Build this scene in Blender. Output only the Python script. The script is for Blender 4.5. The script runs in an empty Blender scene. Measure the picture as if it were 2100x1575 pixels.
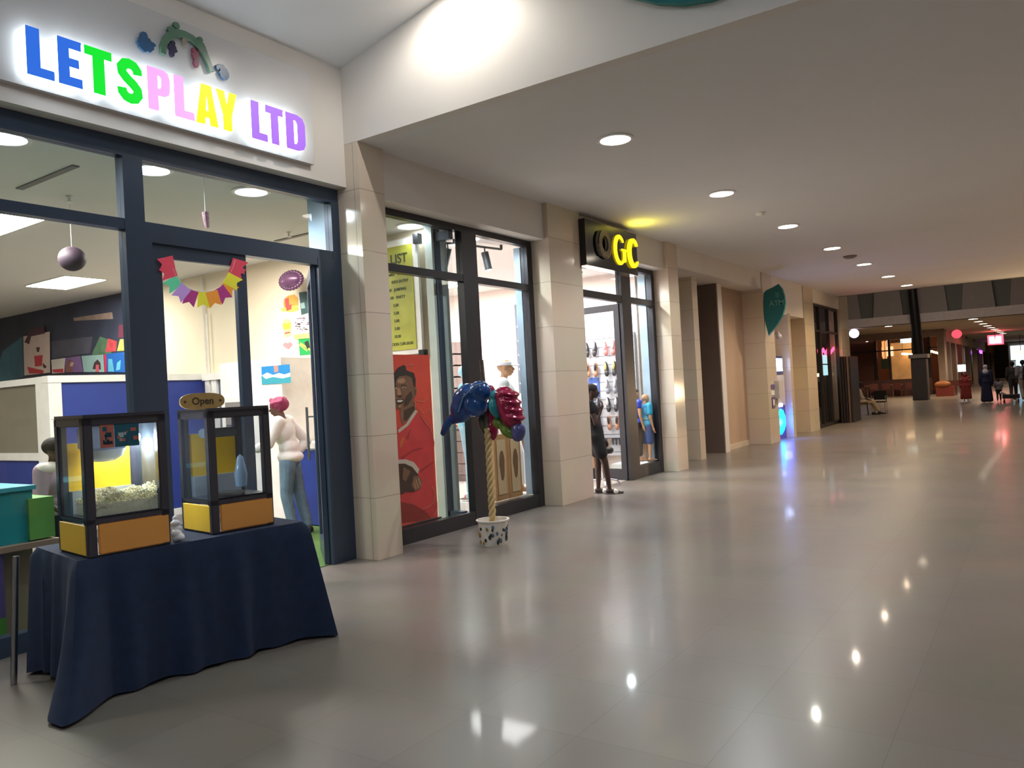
import bpy, bmesh, math, random
from mathutils import Vector, Matrix, Euler
random.seed(7)
C = bpy.context.scene.collection
sc = bpy.context.scene
PI = math.pi
# ---------------------------------------------------------------- camera
FPX, CX, CY, EYE = 1596.84, 1050.0, 787.5, 1.55
AX = Vector((0.8247366, 0.5629356, -0.0539726))      # camera right, up and back axes in the world
AU = Vector((0.0505544, 0.0216664, 0.9984863))
AB = Vector((0.5632528, -0.8262168, -0.0105898))
cd = bpy.data.cameras.new('camera'); cam = bpy.data.objects.new('camera', cd); C.objects.link(cam)
cam.matrix_world = Matrix(((AX.x, AU.x, AB.x, 0), (AX.y, AU.y, AB.y, 0), (AX.z, AU.z, AB.z, EYE), (0, 0, 0, 1)))
cd.sensor_fit = 'HORIZONTAL'; cd.sensor_width = 36; cd.lens = FPX / 2100 * 36
cd.clip_start = 0.05; cd.clip_end = 400
sc.camera = cam
# ---------------------------------------------------------------- world, exposure
w = bpy.data.worlds.new('world'); sc.world = w; w.use_nodes = True
w.node_tree.nodes['Background'].inputs[0].default_value = (0.80, 0.82, 0.90, 1)
w.node_tree.nodes['Background'].inputs[1].default_value = 0.13
sc.view_settings.view_transform = 'Standard'; sc.view_settings.look = 'None'
sc.view_settings.exposure = 0.56; sc.view_settings.gamma = 1.0; sc.view_settings.use_curve_mapping = False
NEUTRAL, WARM, COOL = (.95, .98, 1), (1, .72, .43), (.86, .94, 1)
def lamp(kind, name, loc, power, col, size=.1, aim=None, spot=150, sy=None, blend=.6):
    d = bpy.data.lights.new(name, kind); d.energy = power; d.color = col
    if kind == 'AREA':
        d.shape = 'RECTANGLE'; d.size = size; d.size_y = sy or size
    else: d.shadow_soft_size = size
    if kind == 'SPOT': d.spot_size = math.radians(spot); d.spot_blend = blend
    o = bpy.data.objects.new(name, d); C.objects.link(o); o.location = loc
    if aim is not None: o.rotation_euler = (Vector(aim) - Vector(loc)).to_track_quat('-Z', 'Y').to_euler()
    return o
MALL_W, HALL_W = 122, 74
ROW = [(-3.46, 7.17), (-3.43, 10.25), (-3.37, 13.31), (-3.32, 16.36), (-3.27, 19.42), (-3.22, 22.5), (-3.16, 25.4)]
for i, (x, y) in enumerate(ROW):
    k = min(1, max(0, (i - 1) / 4)); col = tuple(a + (b - a) * k for a, b in zip(NEUTRAL, WARM))
    lamp('SPOT', 'downlight_lamp', (x, y, 4.02), MALL_W * (1 + .12 * max(0, i - 2)), col, .05, (x, y, 0), 158)
for x, y in [(1.2, 9), (1.2, 15), (1.2, 21), (1.0, 25), (4.5, 12), (4.5, 20)]:      # the other side of the concourse, outside the frame
    lamp('SPOT', 'downlight_lamp', (x, y, 4.02), MALL_W, (1, .86, .70) if y < 12 else WARM, .05, (x, y, 0), 158)
lamp('SPOT', 'bulkhead_lamp', (-4.02, 4.98, 5.10), 50, (1, .95, .86), .04, (-4.02, 5.25, 3.6), 160)
lamp('SPOT', 'hall_fill', (-1.6, 1.2, 5.6), HALL_W * 1.6, (.86, .92, 1), .15, (-2.6, 1.6, 0), 160)  # this and the next: unseen fills added to light the near hall
lamp('SPOT', 'hall_fill', (1.5, -2.5, 6.2), HALL_W * 1.1, (.86, .92, 1), .15, (1.0, -2.0, 0), 160)
lamp('SPOT', 'far_ceiling_fill', (1.6, 28.6, 1.2), 330, (1, .68, .38), .2, (-1.5, 21, 4.06), 85)  # unseen warm fill added to brighten the far part of the ceiling
lamp('AREA', 'high_ceiling_fill', (2.6, 1.0, 4.4), 70, (.86, .92, 1), 1.2, (1.6, 1.2, 9), sy=.3)  # unseen upward fill added to keep the high ceiling bright
for x, y in [(-2.83, 47), (-2.75, 50), (-2.65, 53), (-2.6, 56), (-6.85, 47.2), (-7.5, 51), (-2.5, 62), (-2.3, 70), (-2.2, 80), (-2, 92), (-2, 108)]:
    lamp('SPOT', 'far_lamp', (x, y, 4.0), 230, WARM, .08, (x, y, 0), 150)  # those deeper than the downlight row are added to brighten the corridor
lamp('AREA', 'atrium_lamp', (-4, 36, 8.6), 260, (1, .86, .72), 5, (-4, 36, 0), sy=9)
# toy shop interior panels, sports shop interior panels, track spots
for x, y, p in [(-8.0, 3.2, 110), (-7.6, .4, 60), (-12.4, 6.1, 60), (-8.2, 5.9, 70), (-12.3, 2.5, 50)]:
    lamp('AREA', 'panel_lamp', (x, y, 3.56), p, (1, .95, .87), 1.2, (x, y, 0), sy=.6)
for x, y, p in [(-9.15, 11.2, 105), (-9.15, 9.0, 80), (-7.2, 9.6, 60), (-7.2, 11.6, 85)]:
    lamp('AREA', 'panel_lamp', (x, y, 3.56), p, (1, .97, .95), 1.2, (x, y, 0), sy=.6)
for y, pw in ((2.66, 30), (3.80, 30), (4.82, 40), (7.10, 14), (8.25, 70), (12.2, 110)):          # round downlights just behind the glazing
    lamp('SPOT', 'window_lamp', (-6.15, y, 3.56), pw, COOL, .06, (-5.6, y, 0), 150)
# ---------------------------------------------------------------- helpers
def P(px, py, x=None, y=None, z=None):
    """the point where the ray through a pixel of the photograph meets a known wall, floor or ceiling plane"""
    r = AX * (px - CX) + AU * (CY - py) - AB * FPX
    t = x / r.x if x is not None else (y / r.y if y is not None else (z - EYE) / r.z)
    return Vector((r.x * t, r.y * t, EYE + r.z * t))
def S(r, g=None, b=None):
    if g is None: g = b = r
    f = lambda c: (c / 255 / 12.92) if c <= 10 else ((c / 255 + .055) / 1.055) ** 2.4
    return (f(r), f(g), f(b), 1)
MATS = {}
def mat(name, col, rough=.6, metal=0., emit=0., var=.06, scale=6., bump=0., ecol=None, spec=None, alpha=None, trans=0.):
    if name in MATS: return MATS[name]
    m = bpy.data.materials.new(name); m.use_nodes = True; nt = m.node_tree; b = nt.nodes['Principled BSDF']
    if len(col) == 3: col = S(*col)
    b.inputs['Roughness'].default_value = rough; b.inputs['Metallic'].default_value = metal
    if spec is not None: b.inputs['Specular IOR Level'].default_value = spec
    tc = nt.nodes.new('ShaderNodeTexCoord'); nz = nt.nodes.new('ShaderNodeTexNoise')
    nz.inputs['Scale'].default_value = scale; nz.inputs['Detail'].default_value = 3
    nt.links.new(tc.outputs['Object'], nz.inputs['Vector'])
    rp = nt.nodes.new('ShaderNodeValToRGB')
    rp.color_ramp.elements[0].position = .3; rp.color_ramp.elements[1].position = .7
    rp.color_ramp.elements[0].color = tuple(c * (1 - var) for c in col[:3]) + (1,)
    rp.color_ramp.elements[1].color = tuple(min(1, c * (1 + var)) for c in col[:3]) + (1,)
    nt.links.new(nz.outputs['Fac'], rp.inputs['Fac']); nt.links.new(rp.outputs['Color'], b.inputs['Base Color'])
    if bump:
        bp = nt.nodes.new('ShaderNodeBump'); bp.inputs['Strength'].default_value = bump; bp.inputs['Distance'].default_value = .01
        nt.links.new(nz.outputs['Fac'], bp.inputs['Height']); nt.links.new(bp.outputs['Normal'], b.inputs['Normal'])
    if emit:
        b.inputs['Emission Color'].default_value = ecol or col; b.inputs['Emission Strength'].default_value = emit
    if trans: b.inputs['Transmission Weight'].default_value = trans
    if alpha is not None: b.inputs['Alpha'].default_value = alpha
    MATS[name] = m; return m
def glass(name, tint=(1, 1, 1), rough=0., refl=1.0, haze=0., hazecol=(1, 1, 1)):
    m = bpy.data.materials.new(name); m.use_nodes = True; nt = m.node_tree; nt.nodes.clear()
    o = nt.nodes.new('ShaderNodeOutputMaterial'); t = nt.nodes.new('ShaderNodeBsdfTransparent'); g = nt.nodes.new('ShaderNodeBsdfGlossy')
    t.inputs[0].default_value = (*tint, 1); g.inputs['Roughness'].default_value = rough
    fr = nt.nodes.new('ShaderNodeFresnel'); fr.inputs[0].default_value = 1.35
    mu = nt.nodes.new('ShaderNodeMath'); mu.operation = 'MULTIPLY'; mu.inputs[1].default_value = refl
    mx = nt.nodes.new('ShaderNodeMixShader')
    ge = nt.nodes.new('ShaderNodeNewGeometry'); inv = nt.nodes.new('ShaderNodeMath'); inv.operation = 'SUBTRACT'; inv.inputs[0].default_value = 1
    nt.links.new(ge.outputs['Backfacing'], inv.inputs[1]); m0 = nt.nodes.new('ShaderNodeMath'); m0.operation = 'MULTIPLY'
    nt.links.new(fr.outputs[0], m0.inputs[0]); nt.links.new(inv.outputs[0], m0.inputs[1]); nt.links.new(m0.outputs[0], mu.inputs[0]); nt.links.new(mu.outputs[0], mx.inputs[0])
    last = t
    if haze:
        d = nt.nodes.new('ShaderNodeBsdfDiffuse'); d.inputs[0].default_value = (*hazecol, 1)
        nz = nt.nodes.new('ShaderNodeTexNoise'); nz.inputs['Scale'].default_value = 7
        m2 = nt.nodes.new('ShaderNodeMath'); m2.operation = 'MULTIPLY'; m2.inputs[1].default_value = haze * 2
        nt.links.new(nz.outputs['Fac'], m2.inputs[0])
        h = nt.nodes.new('ShaderNodeMixShader'); nt.links.new(m2.outputs[0], h.inputs[0])
        nt.links.new(t.outputs[0], h.inputs[1]); nt.links.new(d.outputs[0], h.inputs[2]); last = h
    nt.links.new(last.outputs[0], mx.inputs[1]); nt.links.new(g.outputs[0], mx.inputs[2]); nt.links.new(mx.outputs[0], o.inputs[0])
    MATS[name] = m; return m
def tag(o, label=None, cat=None, group=None, kind=None):
    if label: o['label'] = label
    if cat: o['category'] = cat
    if group: o['group'] = group
    if kind: o['kind'] = kind
    return o
def thing(name, label, cat, loc=(0, 0, 0), group=None):
    o = bpy.data.objects.new(name, None); C.objects.link(o); o.location = loc; o.empty_display_size = .1
    return tag(o, label, cat, group)
def put(o, parent):
    """parts are modelled in world coordinates; the parent's own place is taken out again"""
    if parent is not None:
        o.parent = parent
        if parent.type == 'EMPTY': o.matrix_parent_inverse = Matrix.Translation(-Vector(parent.location))
    return o
class MB:
    def __init__(s): s.bm = bmesh.new()
    def box(s, x0, x1, y0, y1, z0, z1, mi=0):
        vs = [s.bm.verts.new((x, y, z)) for z in (z0, z1) for y in (y0, y1) for x in (x0, x1)]
        for f in ((0, 2, 3, 1), (4, 5, 7, 6), (0, 1, 5, 4), (2, 6, 7, 3), (0, 4, 6, 2), (1, 3, 7, 5)):
            s.bm.faces.new([vs[i] for i in f]).material_index = mi
        return s
    def obox(s, o, u, v, w, mi=0):
        """box from a corner and three edge vectors"""
        o, u, v, w = Vector(o), Vector(u), Vector(v), Vector(w)
        vs = [s.bm.verts.new(o + u * a + v * b + w * c) for c in (0, 1) for b in (0, 1) for a in (0, 1)]
        for f in ((0, 2, 3, 1), (4, 5, 7, 6), (0, 1, 5, 4), (2, 6, 7, 3), (0, 4, 6, 2), (1, 3, 7, 5)):
            s.bm.faces.new([vs[i] for i in f]).material_index = mi
        bmesh.ops.recalc_face_normals(s.bm, faces=s.bm.faces); return s
    def cyl(s, p0, p1, r0, r1=None, n=16, mi=0):
        r1 = r0 if r1 is None else r1; p0, p1 = Vector(p0), Vector(p1); d = p1 - p0
        q = d.to_track_quat('Z', 'Y').to_matrix().to_4x4()
        r = bmesh.ops.create_cone(s.bm, cap_ends=True, segments=n, radius1=max(r0, 1e-4), radius2=max(r1, 1e-4), depth=d.length,
                                  matrix=Matrix.Translation((p0 + p1) / 2) @ q)
        for v in r['verts']:
            for f in v.link_faces: f.material_index = mi
        return s
    def ell(s, c, r, rot=None, n=14, mi=0):
        if not hasattr(r, '__len__'): r = (r, r, r)
        M = Matrix.Translation(c) @ (Euler(rot).to_matrix().to_4x4() if rot else Matrix()) @ Matrix.Diagonal((*r, 1))
        q = bmesh.ops.create_uvsphere(s.bm, u_segments=n, v_segments=max(6, n // 2 + 1), radius=1, matrix=M)
        for v in q['verts']:
            for f in v.link_faces: f.material_index = mi
        return s
    def cap(s, p0, r0, p1, r1, n=12):
        s.ell(p0, r0, n=n); s.ell(p1, r1, n=n)
        if (Vector(p1) - Vector(p0)).length > 1e-4: s.cyl(p0, p1, r0, r1, n)
        return s
    def tube(s, pts, r, n=8, mi=0):
        for a, b in zip(pts, pts[1:]): s.cyl(a, b, r, r, n, mi); s.ell(b, r, n=n, mi=mi)
        return s
    def prism(s, pts, off, mi=0):
        """closed polygon of 3-D points pushed along a vector"""
        off = Vector(off); a = [s.bm.verts.new(p) for p in pts]; b = [s.bm.verts.new(Vector(p) + off) for p in pts]
        fs = [s.bm.faces.new(a), s.bm.faces.new(b[::-1])]
        for i in range(len(a)):
            j = (i + 1) % len(a); fs.append(s.bm.faces.new((a[i], b[i], b[j], a[j])))
        for f in fs: f.material_index = mi
        bmesh.ops.recalc_face_normals(s.bm, faces=fs); return s
    def lathe(s, prof, c=(0, 0, 0), n=24, mi=0):
        rings = []
        for r, z in prof: rings.append([s.bm.verts.new((c[0] + r * math.cos(2 * PI * k / n), c[1] + r * math.sin(2 * PI * k / n), c[2] + z)) for k in range(n)])
        for a, b in zip(rings, rings[1:]):
            for k in range(n): s.bm.faces.new((a[k], a[(k + 1) % n], b[(k + 1) % n], b[k])).material_index = mi
        return s
    def bevel(s, w=.005, seg=2):
        bmesh.ops.bevel(s.bm, geom=[e for e in s.bm.edges if len(e.link_faces) == 2 and e.calc_face_angle(0) > .5], offset=w, segments=seg, affect='EDGES', clamp_overlap=True)
        return s
    def build(s, name, m, parent=None, smooth=False, label=None):
        me = bpy.data.meshes.new(name); s.bm.normal_update(); s.bm.to_mesh(me); s.bm.free()
        for q in (m if isinstance(m, (list, tuple)) else [m]): me.materials.append(q)
        if smooth:
            me.shade_smooth()
            try: me.set_sharp_from_angle(angle=math.radians(smooth if smooth is not True else 40))
            except Exception: pass
        o = bpy.data.objects.new(name, me); C.objects.link(o); put(o, parent)
        if label: o['label'] = label
        return o
def struct(name, mb, m, parent=None, smooth=False):
    o = mb.build(name, m, parent, smooth)
    if parent is None: o['kind'] = 'structure'
    return o
def blob(name, mb, m, parent=None, voxel=.012, smooth=2, label=None):
    """melts overlapping solids into one continuous skin"""
    me = bpy.data.meshes.new(name); mb.bm.to_mesh(me); mb.bm.free()
    t = bpy.data.objects.new('melt', me); C.objects.link(t)
    r = t.modifiers.new('r', 'REMESH'); r.mode = 'VOXEL'; r.voxel_size = voxel
    if smooth: q = t.modifiers.new('s', 'SMOOTH'); q.factor = .5; q.iterations = smooth
    dg = bpy.context.evaluated_depsgraph_get(); dg.update()
    out = bpy.data.meshes.new_from_object(t.evaluated_get(dg)); bpy.data.objects.remove(t); bpy.data.meshes.remove(me)
    out.name = name; out.materials.clear()
    for q in (m if isinstance(m, (list, tuple)) else [m]): out.materials.append(q)
    out.shade_smooth()
    o = bpy.data.objects.new(name, out); C.objects.link(o); put(o, parent)
    if label: o['label'] = label
    return o
def outline(name, splines, depth, m, parent=None, M=Matrix(), side=None, bevel=0.):
    """flat closed outlines (x, y), later ones cutting holes, given a thickness and set in place by M (local z is out)"""
    cu = bpy.data.curves.new(name, 'CURVE'); cu.dimensions = '2D'; cu.fill_mode = 'BOTH'; cu.extrude = depth / 2
    for pts in splines:
        sp = cu.splines.new('POLY'); sp.points.add(len(pts) - 1); sp.use_cyclic_u = True
        for i, p in enumerate(pts): sp.points[i].co = (p[0], p[1], 0, 1)
    t = bpy.data.objects.new('t', cu); C.objects.link(t)
    dg = bpy.context.evaluated_depsgraph_get(); dg.update()
    me = bpy.data.meshes.new_from_object(t.evaluated_get(dg)); bpy.data.objects.remove(t)
    for v in me.vertices: v.co.z += depth / 2
    me.transform(M); me.materials.clear(); me.materials.append(m)
    if side:
        me.materials.append(side); nrm = (M.to_3x3() @ Vector((0, 0, 1))).normalized()
        for f in me.polygons: f.material_index = 0 if f.normal.dot(nrm) > .7 else 1
    me.name = name; o = bpy.data.objects.new(name, me); C.objects.link(o); return put(o, parent)
def text(name, body, M, size, m, parent=None, depth=.004, align='CENTER', bold=0., fit=None, side=None):
    cu = bpy.data.curves.new(name, 'FONT'); cu.body = body; cu.size = size; cu.extrude = depth / 2; cu.align_x = align; cu.align_y = 'CENTER'; cu.offset = bold
    t = bpy.data.objects.new('t', cu); C.objects.link(t)
    dg = bpy.context.evaluated_depsgraph_get(); dg.update()
    me = bpy.data.meshes.new_from_object(t.evaluated_get(dg)); bpy.data.objects.remove(t)
    if fit:
        xs = [v.co.x for v in me.vertices]; k = fit / (max(xs) - min(xs))
        for v in me.vertices: v.co.x *= k
    for v in me.vertices: v.co.z += depth / 2
    me.transform(M); me.materials.clear(); me.materials.append(m); me.name = name
    o = bpy.data.objects.new(name, me); C.objects.link(o); return put(o, parent)
def frameM(origin, right, up):
    r, u = Vector(right).normalized(), Vector(up).normalized(); n = r.cross(u); o = Vector(origin)
    return Matrix(((r.x, u.x, n.x, o.x), (r.y, u.y, n.y, o.y), (r.z, u.z, n.z, o.z), (0, 0, 0, 1)))
def decal(name, polys, plane, m0=None, parent=None, lift=.0012, base=.0):
    """printed artwork: flat patches of ink on one sheet. plane = ('x', value) or ('y', value)"""
    mb = MB(); mats = []; ax, val = plane; s = 1 if ax == 'x' else -1
    for k, (m, pts) in enumerate(polys):
        if m not in mats: mats.append(m)
        v = val + s * (base + k * lift * .25)
        q = [P(a, b, x=v) if ax == 'x' else P(a, b, y=v) for a, b in pts]
        mb.prism(q, (lift, 0, 0) if ax == 'x' else (0, -lift, 0), mats.index(m))
    return mb.build(name, mats, parent)
def stroke(pts, ws):
    """outline of a pen stroke through pts with half-widths ws"""
    L, R = [], []
    for i, p in enumerate(pts):
        a = Vector(pts[max(0, i - 1)]); b = Vector(pts[min(len(pts) - 1, i + 1)]); d = (b - a).normalized(); n = Vector((-d.y, d.x)); w = ws[i] if hasattr(ws, '__len__') else ws
        L.append(tuple(Vector(p) + n * w)); R.append(tuple(Vector(p) - n * w))
    return L + R[::-1]
def dup(root, loc=None, rz=None, label=None):
    r = root.copy(); C.objects.link(r)
    if loc is not None: r.location = loc
    if rz is not None: r.rotation_euler = (0, 0, rz)
    if label: r['label'] = label
    for ch in list(root.children):
        c = ch.copy(); C.objects.link(c); c.parent = r
        for g in ch.children:
            d = g.copy(); C.objects.link(d); d.parent = c
    return r
# ---------------------------------------------------------------- shared materials
def tiles(name, col, grout, w, h, rough, axes='XY', var=.04, mortar=.004, off=.0, bump=.15, rvar=0.):
    m = bpy.data.materials.new(name); m.use_nodes = True; nt = m.node_tree; b = nt.nodes['Principled BSDF']
    tc = nt.nodes.new('ShaderNodeTexCoord'); mp = nt.nodes.new('ShaderNodeCombineXYZ'); sp = nt.nodes.new('ShaderNodeSeparateXYZ')
    nt.links.new(tc.outputs['Object'], sp.inputs[0])
    if axes == 'WALL':
        ad = nt.nodes.new('ShaderNodeMath'); ad.operation = 'ADD'; nt.links.new(sp.outputs['X'], ad.inputs[0]); nt.links.new(sp.outputs['Y'], ad.inputs[1])
        nt.links.new(ad.outputs[0], mp.inputs[0]); nt.links.new(sp.outputs['Z'], mp.inputs[1])
    else: nt.links.new(sp.outputs[axes[0]], mp.inputs[0]); nt.links.new(sp.outputs[axes[1]], mp.inputs[1])
    br = nt.nodes.new('ShaderNodeTexBrick'); br.offset = off; br.inputs['Scale'].default_value = 1
    br.inputs['Brick Width'].default_value = w; br.inputs['Row Height'].default_value = h; br.inputs['Mortar Size'].default_value = mortar; br.inputs['Mortar Smooth'].default_value = .3
    c1, c2 = S(*col), S(*col)
    br.inputs['Color1'].default_value = tuple(c * (1 - var) for c in c1[:3]) + (1,); br.inputs['Color2'].default_value = tuple(c * (1 + var) for c in c2[:3]) + (1,)
    br.inputs['Mortar'].default_value = S(*grout); nt.links.new(mp.outputs[0], br.inputs['Vector'])
    nz = nt.nodes.new('ShaderNodeTexNoise'); nz.inputs['Scale'].default_value = 1.3; nz.inputs['Detail'].default_value = 5; nt.links.new(tc.outputs['Object'], nz.inputs['Vector'])
    mx = nt.nodes.new('ShaderNodeMix'); mx.data_type = 'RGBA'; mx.blend_type = 'MULTIPLY'; mx.inputs[0].default_value = .25
    nt.links.new(br.outputs['Color'], mx.inputs[6]); nt.links.new(nz.outputs['Color'], mx.inputs[7]); nt.links.new(mx.outputs[2], b.inputs['Base Color'])
    mr = nt.nodes.new('ShaderNodeMapRange'); mr.inputs[3].default_value = rough - rvar; mr.inputs[4].default_value = rough + rvar
    nt.links.new(nz.outputs['Fac'], mr.inputs[0]); nt.links.new(mr.outputs[0], b.inputs['Roughness'])
    bp = nt.nodes.new('ShaderNodeBump'); bp.inputs['Strength'].default_value = bump; bp.inputs['Distance'].default_value = .002; bp.invert = True
    nt.links.new(br.outputs['Fac'], bp.inputs['Height']); nt.links.new(bp.outputs['Normal'], b.inputs['Normal'])
    MATS[name] = m; return m
M_floor = tiles('floor_tiles', (130, 123, 116), (118, 111, 104), .6, .6, .30, 'XY', .045, .003, 0, .05, .05)
_b = M_floor.node_tree.nodes['Principled BSDF']; _b.inputs['Specular IOR Level'].default_value = .36; _b.inputs['Coat Weight'].default_value = .12; _b.inputs['Coat Roughness'].default_value = .055
M_pillar = tiles('pillar_tiles', (222, 206, 186), (150, 138, 124), 8, .6, .12, 'WALL', .02, .003)
M_plaster = mat('plaster', (222, 216, 210), .7, var=.02, scale=2)
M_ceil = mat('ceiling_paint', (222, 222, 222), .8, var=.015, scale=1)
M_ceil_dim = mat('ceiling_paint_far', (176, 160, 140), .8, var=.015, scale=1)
M_wall_int = mat('shop_wall', (232, 220, 196), .8, var=.015, scale=1)
M_white_int = mat('bright_shop_wall', (232, 226, 224), .7, var=.01, scale=1)
M_frame = mat('anthracite_aluminium', (56, 70, 90), .35, .1, var=.03)
M_frameb = mat('black_aluminium', (46, 46, 52), .35, .2)
M_black = mat('black_metal', (26, 26, 28), .4, .2)
M_steel = mat('brushed_steel', (170, 172, 176), .28, 1.0)
M_chrome = mat('chrome', (220, 222, 226), .08, 1.0)
M_whitep = mat('white_plastic', (232, 230, 226), .4)
M_lit = mat('lit_diffuser', (255, 255, 255), .5, emit=14, var=0, ecol=(1, .96, .9, 1))
M_litw = mat('lit_diffuser_warm', (255, 245, 225), .5, emit=14, var=0, ecol=(1, .88, .7, 1))
M_litc = mat('lit_diffuser_cool', (245, 250, 255), .5, emit=9, var=0, ecol=(.85, .94, 1, 1))
G_shop = glass('shop_window_glass', (.93, .95, .95), 0, 1.0)
G_clear = glass('clear_glass', (.96, .97, .97), 0, .8)
G_case = glass('popcorn_case_glass', (.90, .93, .96), .05, 1.3, .07, (.50, .60, .72))  # bluish haze of the lit case is mixed into the glass colour
# ================================================================ the setting
XF, XW = -5.54, -5.66          # plane of the toy shop's fascia, plane of its glazing
XP = -5.36                     # front of the tiled piers
ZC = 4.06                      # soffit over the concourse
M_turf = mat('green_turf', (74, 108, 50), .95, var=.3, scale=90, bump=.5)
M_blue = mat('blue_panel', (36, 58, 140), .5, var=.04)
M_shopfloor = tiles('shop_floor_tiles', (200, 190, 180), (170, 160, 150), .6, .6, .25, 'XY', .03)
M_skirt = mat('skirting', (206, 190, 170), .5)
M_beige = mat('beige_panel', (186, 158, 134), .6, var=.03)
M_brown = mat('brown_panel', (104, 88, 80), .6, var=.03)
struct('floor', MB().box(-13, 7, -8, 130, -.2, 0), M_floor)
struct('floor_toy_shop', MB().box(-18, -5.70, -6, 7.3, -.1, .002), mat('grey_vinyl', (128, 124, 120), .5)); struct('floor_turf', MB().box(-7.7, -5.70, 1.0, 7.1, .0, .006), M_turf)
struct('floor_sports_shop', MB().box(-12.2, -5.74, 7.3, 12.95, -.1, .004), M_shopfloor)
# low ceiling over the concourse, high sloping ceiling and the bulkhead between the two
struct('ceiling', MB().box(-5.8, 7, 5.5, 26.8, ZC, ZC + .12), M_ceil)
sl = .215
hc = MB(); hc.prism([(XF - .3, -8, 4.81 - .3 * sl), (7, -8, 4.81 + 12.54 * sl), (7, -8, 4.95 + 12.54 * sl), (XF - .3, -8, 4.95 - .3 * sl)], (0, 13.6, 0))
struct('ceiling_high', hc, M_ceil)
struct('wall_bulkhead', MB().box(-5.9, 7, 5.43, 5.55, ZC - .002, 8.2), M_plaster)
struct('wall_toy_shop', MB().box(-5.78, XF, -6, 5.43, 3.64, 5.2), M_plaster)
struct('wall_right', MB().box(7, 7.2, -8, 27, 0, 9), M_plaster)
struct('wall_back', MB().box(-6, 7.2, -8.2, -8, 0, 8.6), M_plaster)
# piers and the headers between them
def pier(n, y0, y1, z1=ZC, x1=XP, x0=-5.78, m=None):
    struct('wall_pier_%s' % n, MB().box(x0, x1, y0, y1, 0, z1).bevel(.006, 2), m or M_pillar)
pier('first', 5.43, 5.775, x0=-5.9); pier('second', 8.91, 9.79); pier('third', 12.92, 13.375, x0=-6.6)
pier('fourth', 18.53, 19.34, x0=-6.4); pier('fifth', 22.35, 23.44, x0=-6.4); pier('last', 27.05, 28.3, x0=-6.4, z1=ZC + .4)
struct('wall_header_sports', MB().box(-5.78, -5.43, 5.77, 8.92, 3.575, ZC + .01), M_plaster)
struct('wall_header_footwear', MB().box(-5.78, -5.43, 9.78, 12.93, 3.575, ZC + .01), M_plaster)
struct('wall_header_recess', MB().box(-7.2, -5.385, 13.37, 18.54, 3.66, ZC + .01), M_plaster)
struct('wall_header_machines', MB().box(-6.4, -5.385, 19.33, 22.36, 3.16, ZC + .01), M_plaster)
struct('wall_header_dark_shop', MB().box(-5.7, -5.385, 23.43, 27.06, 3.68, ZC + .01), M_plaster)
# recess with service doors
struct('wall_recess_near', MB().box(-6.6, -6.0, 13.3, 15.0, 0, 3.7), M_plaster)
struct('door_3', MB().box(-6.0, -5.93, 13.62, 14.72, 0, 3.3).box(-5.94, -5.90, 13.68, 14.66, .05, 3.22).bevel(.004, 1), mat('dark_teal_door', (44, 62, 76), .4))
struct('wall_recess_pilaster', MB().box(-6.4, -5.69, 14.88, 15.16, 0, 3.7), M_pillar)
struct('wall_recess_brown', MB().box(-7.2, -5.725, 16.38, 16.6, 0, 3.7).box(-7.3, -7.2, 15.1, 16.6, 0, 3.7), M_brown)
struct('wall_recess_far', MB().box(-6.1, -5.72, 16.44, 16.7, 0, 3.7), M_plaster)
struct('wall_recess_beige', MB().box(-6.1, -5.86, 16.7, 18.54, 0, 3.7), M_beige)
struct('baseboard_recess', MB().box(-5.86, -5.83, 16.7, 18.53, 0, .12), M_skirt)
# niches for the cash machines
struct('wall_niche_back', MB().box(-6.4, -6.0, 19.3, 22.4, 0, 3.2), M_beige)
struct('wall_niche_fin', MB().box(-6.05, XP, 20.62, 20.86, 0, 3.2).bevel(.004, 1), M_pillar)
struct('wall_niche_fin', MB().box(-6.05, XP - .02, 19.34, 19.38, 0, 3.2), M_pillar)
# ---- toy shop room
struct('ceiling_toy_shop', MB().box(-18.2, -5.76, -6, 7.45, 3.62, 3.7), mat('toy_shop_ceiling', (216, 214, 210), .8, var=.02, scale=1))
struct('wall_toy_shop_side', MB().box(-18.2, -5.98, 7.30, 7.42, 0, 3.64), M_wall_int)
struct('wall_toy_shop_back', MB().box(-18.3, -18.1, -6, 7.4, 0, 3.64), M_wall_int)
struct('wall_toy_shop_near', MB().box(-18.2, -5.7, -6.2, -6, 0, 3.64), M_wall_int)
struct('wall_partition', MB().box(-10.85, -10.72, 5.0, 7.3, .1, 2.0), M_blue)
struct('trim_1', MB().box(-10.845, -10.68, 4.97, 7.3, 2.0, 2.092).box(-10.845, -10.69, 4.975, 5.14, 0, 2.0).box(-10.845, -10.695, 4.99, 7.3, 0, .1), M_whitep)
# white framed partition with windows running back from the corner
f = MB()
for x0, x1 in ((-13.4, -13.26), (-11.05, -10.85)): f.box(x0, x1, 4.98, 5.08, 0, 2.09)
f.box(-15, -10.86, 4.985, 5.075, 2.0, 2.088).box(-15, -10.86, 4.985, 5.075, .98, 1.08).box(-15, -10.86, 4.985, 5.075, 0, .1).box(-13.26, -13.16, 4.983, 5.08, 1.08, 2.0)
w1 = struct('window_3', f, M_whitep)
MB().box(-15, -10.85, 5.02, 5.03, 1.08, 2.0).build('pane', mat('grey_room_glass', (122, 118, 104), .15, var=.1, scale=1), w1)
MB().box(-15, -10.85, 5.01, 5.05, .1, .98).build('blue_infill', M_blue, w1)
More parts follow.
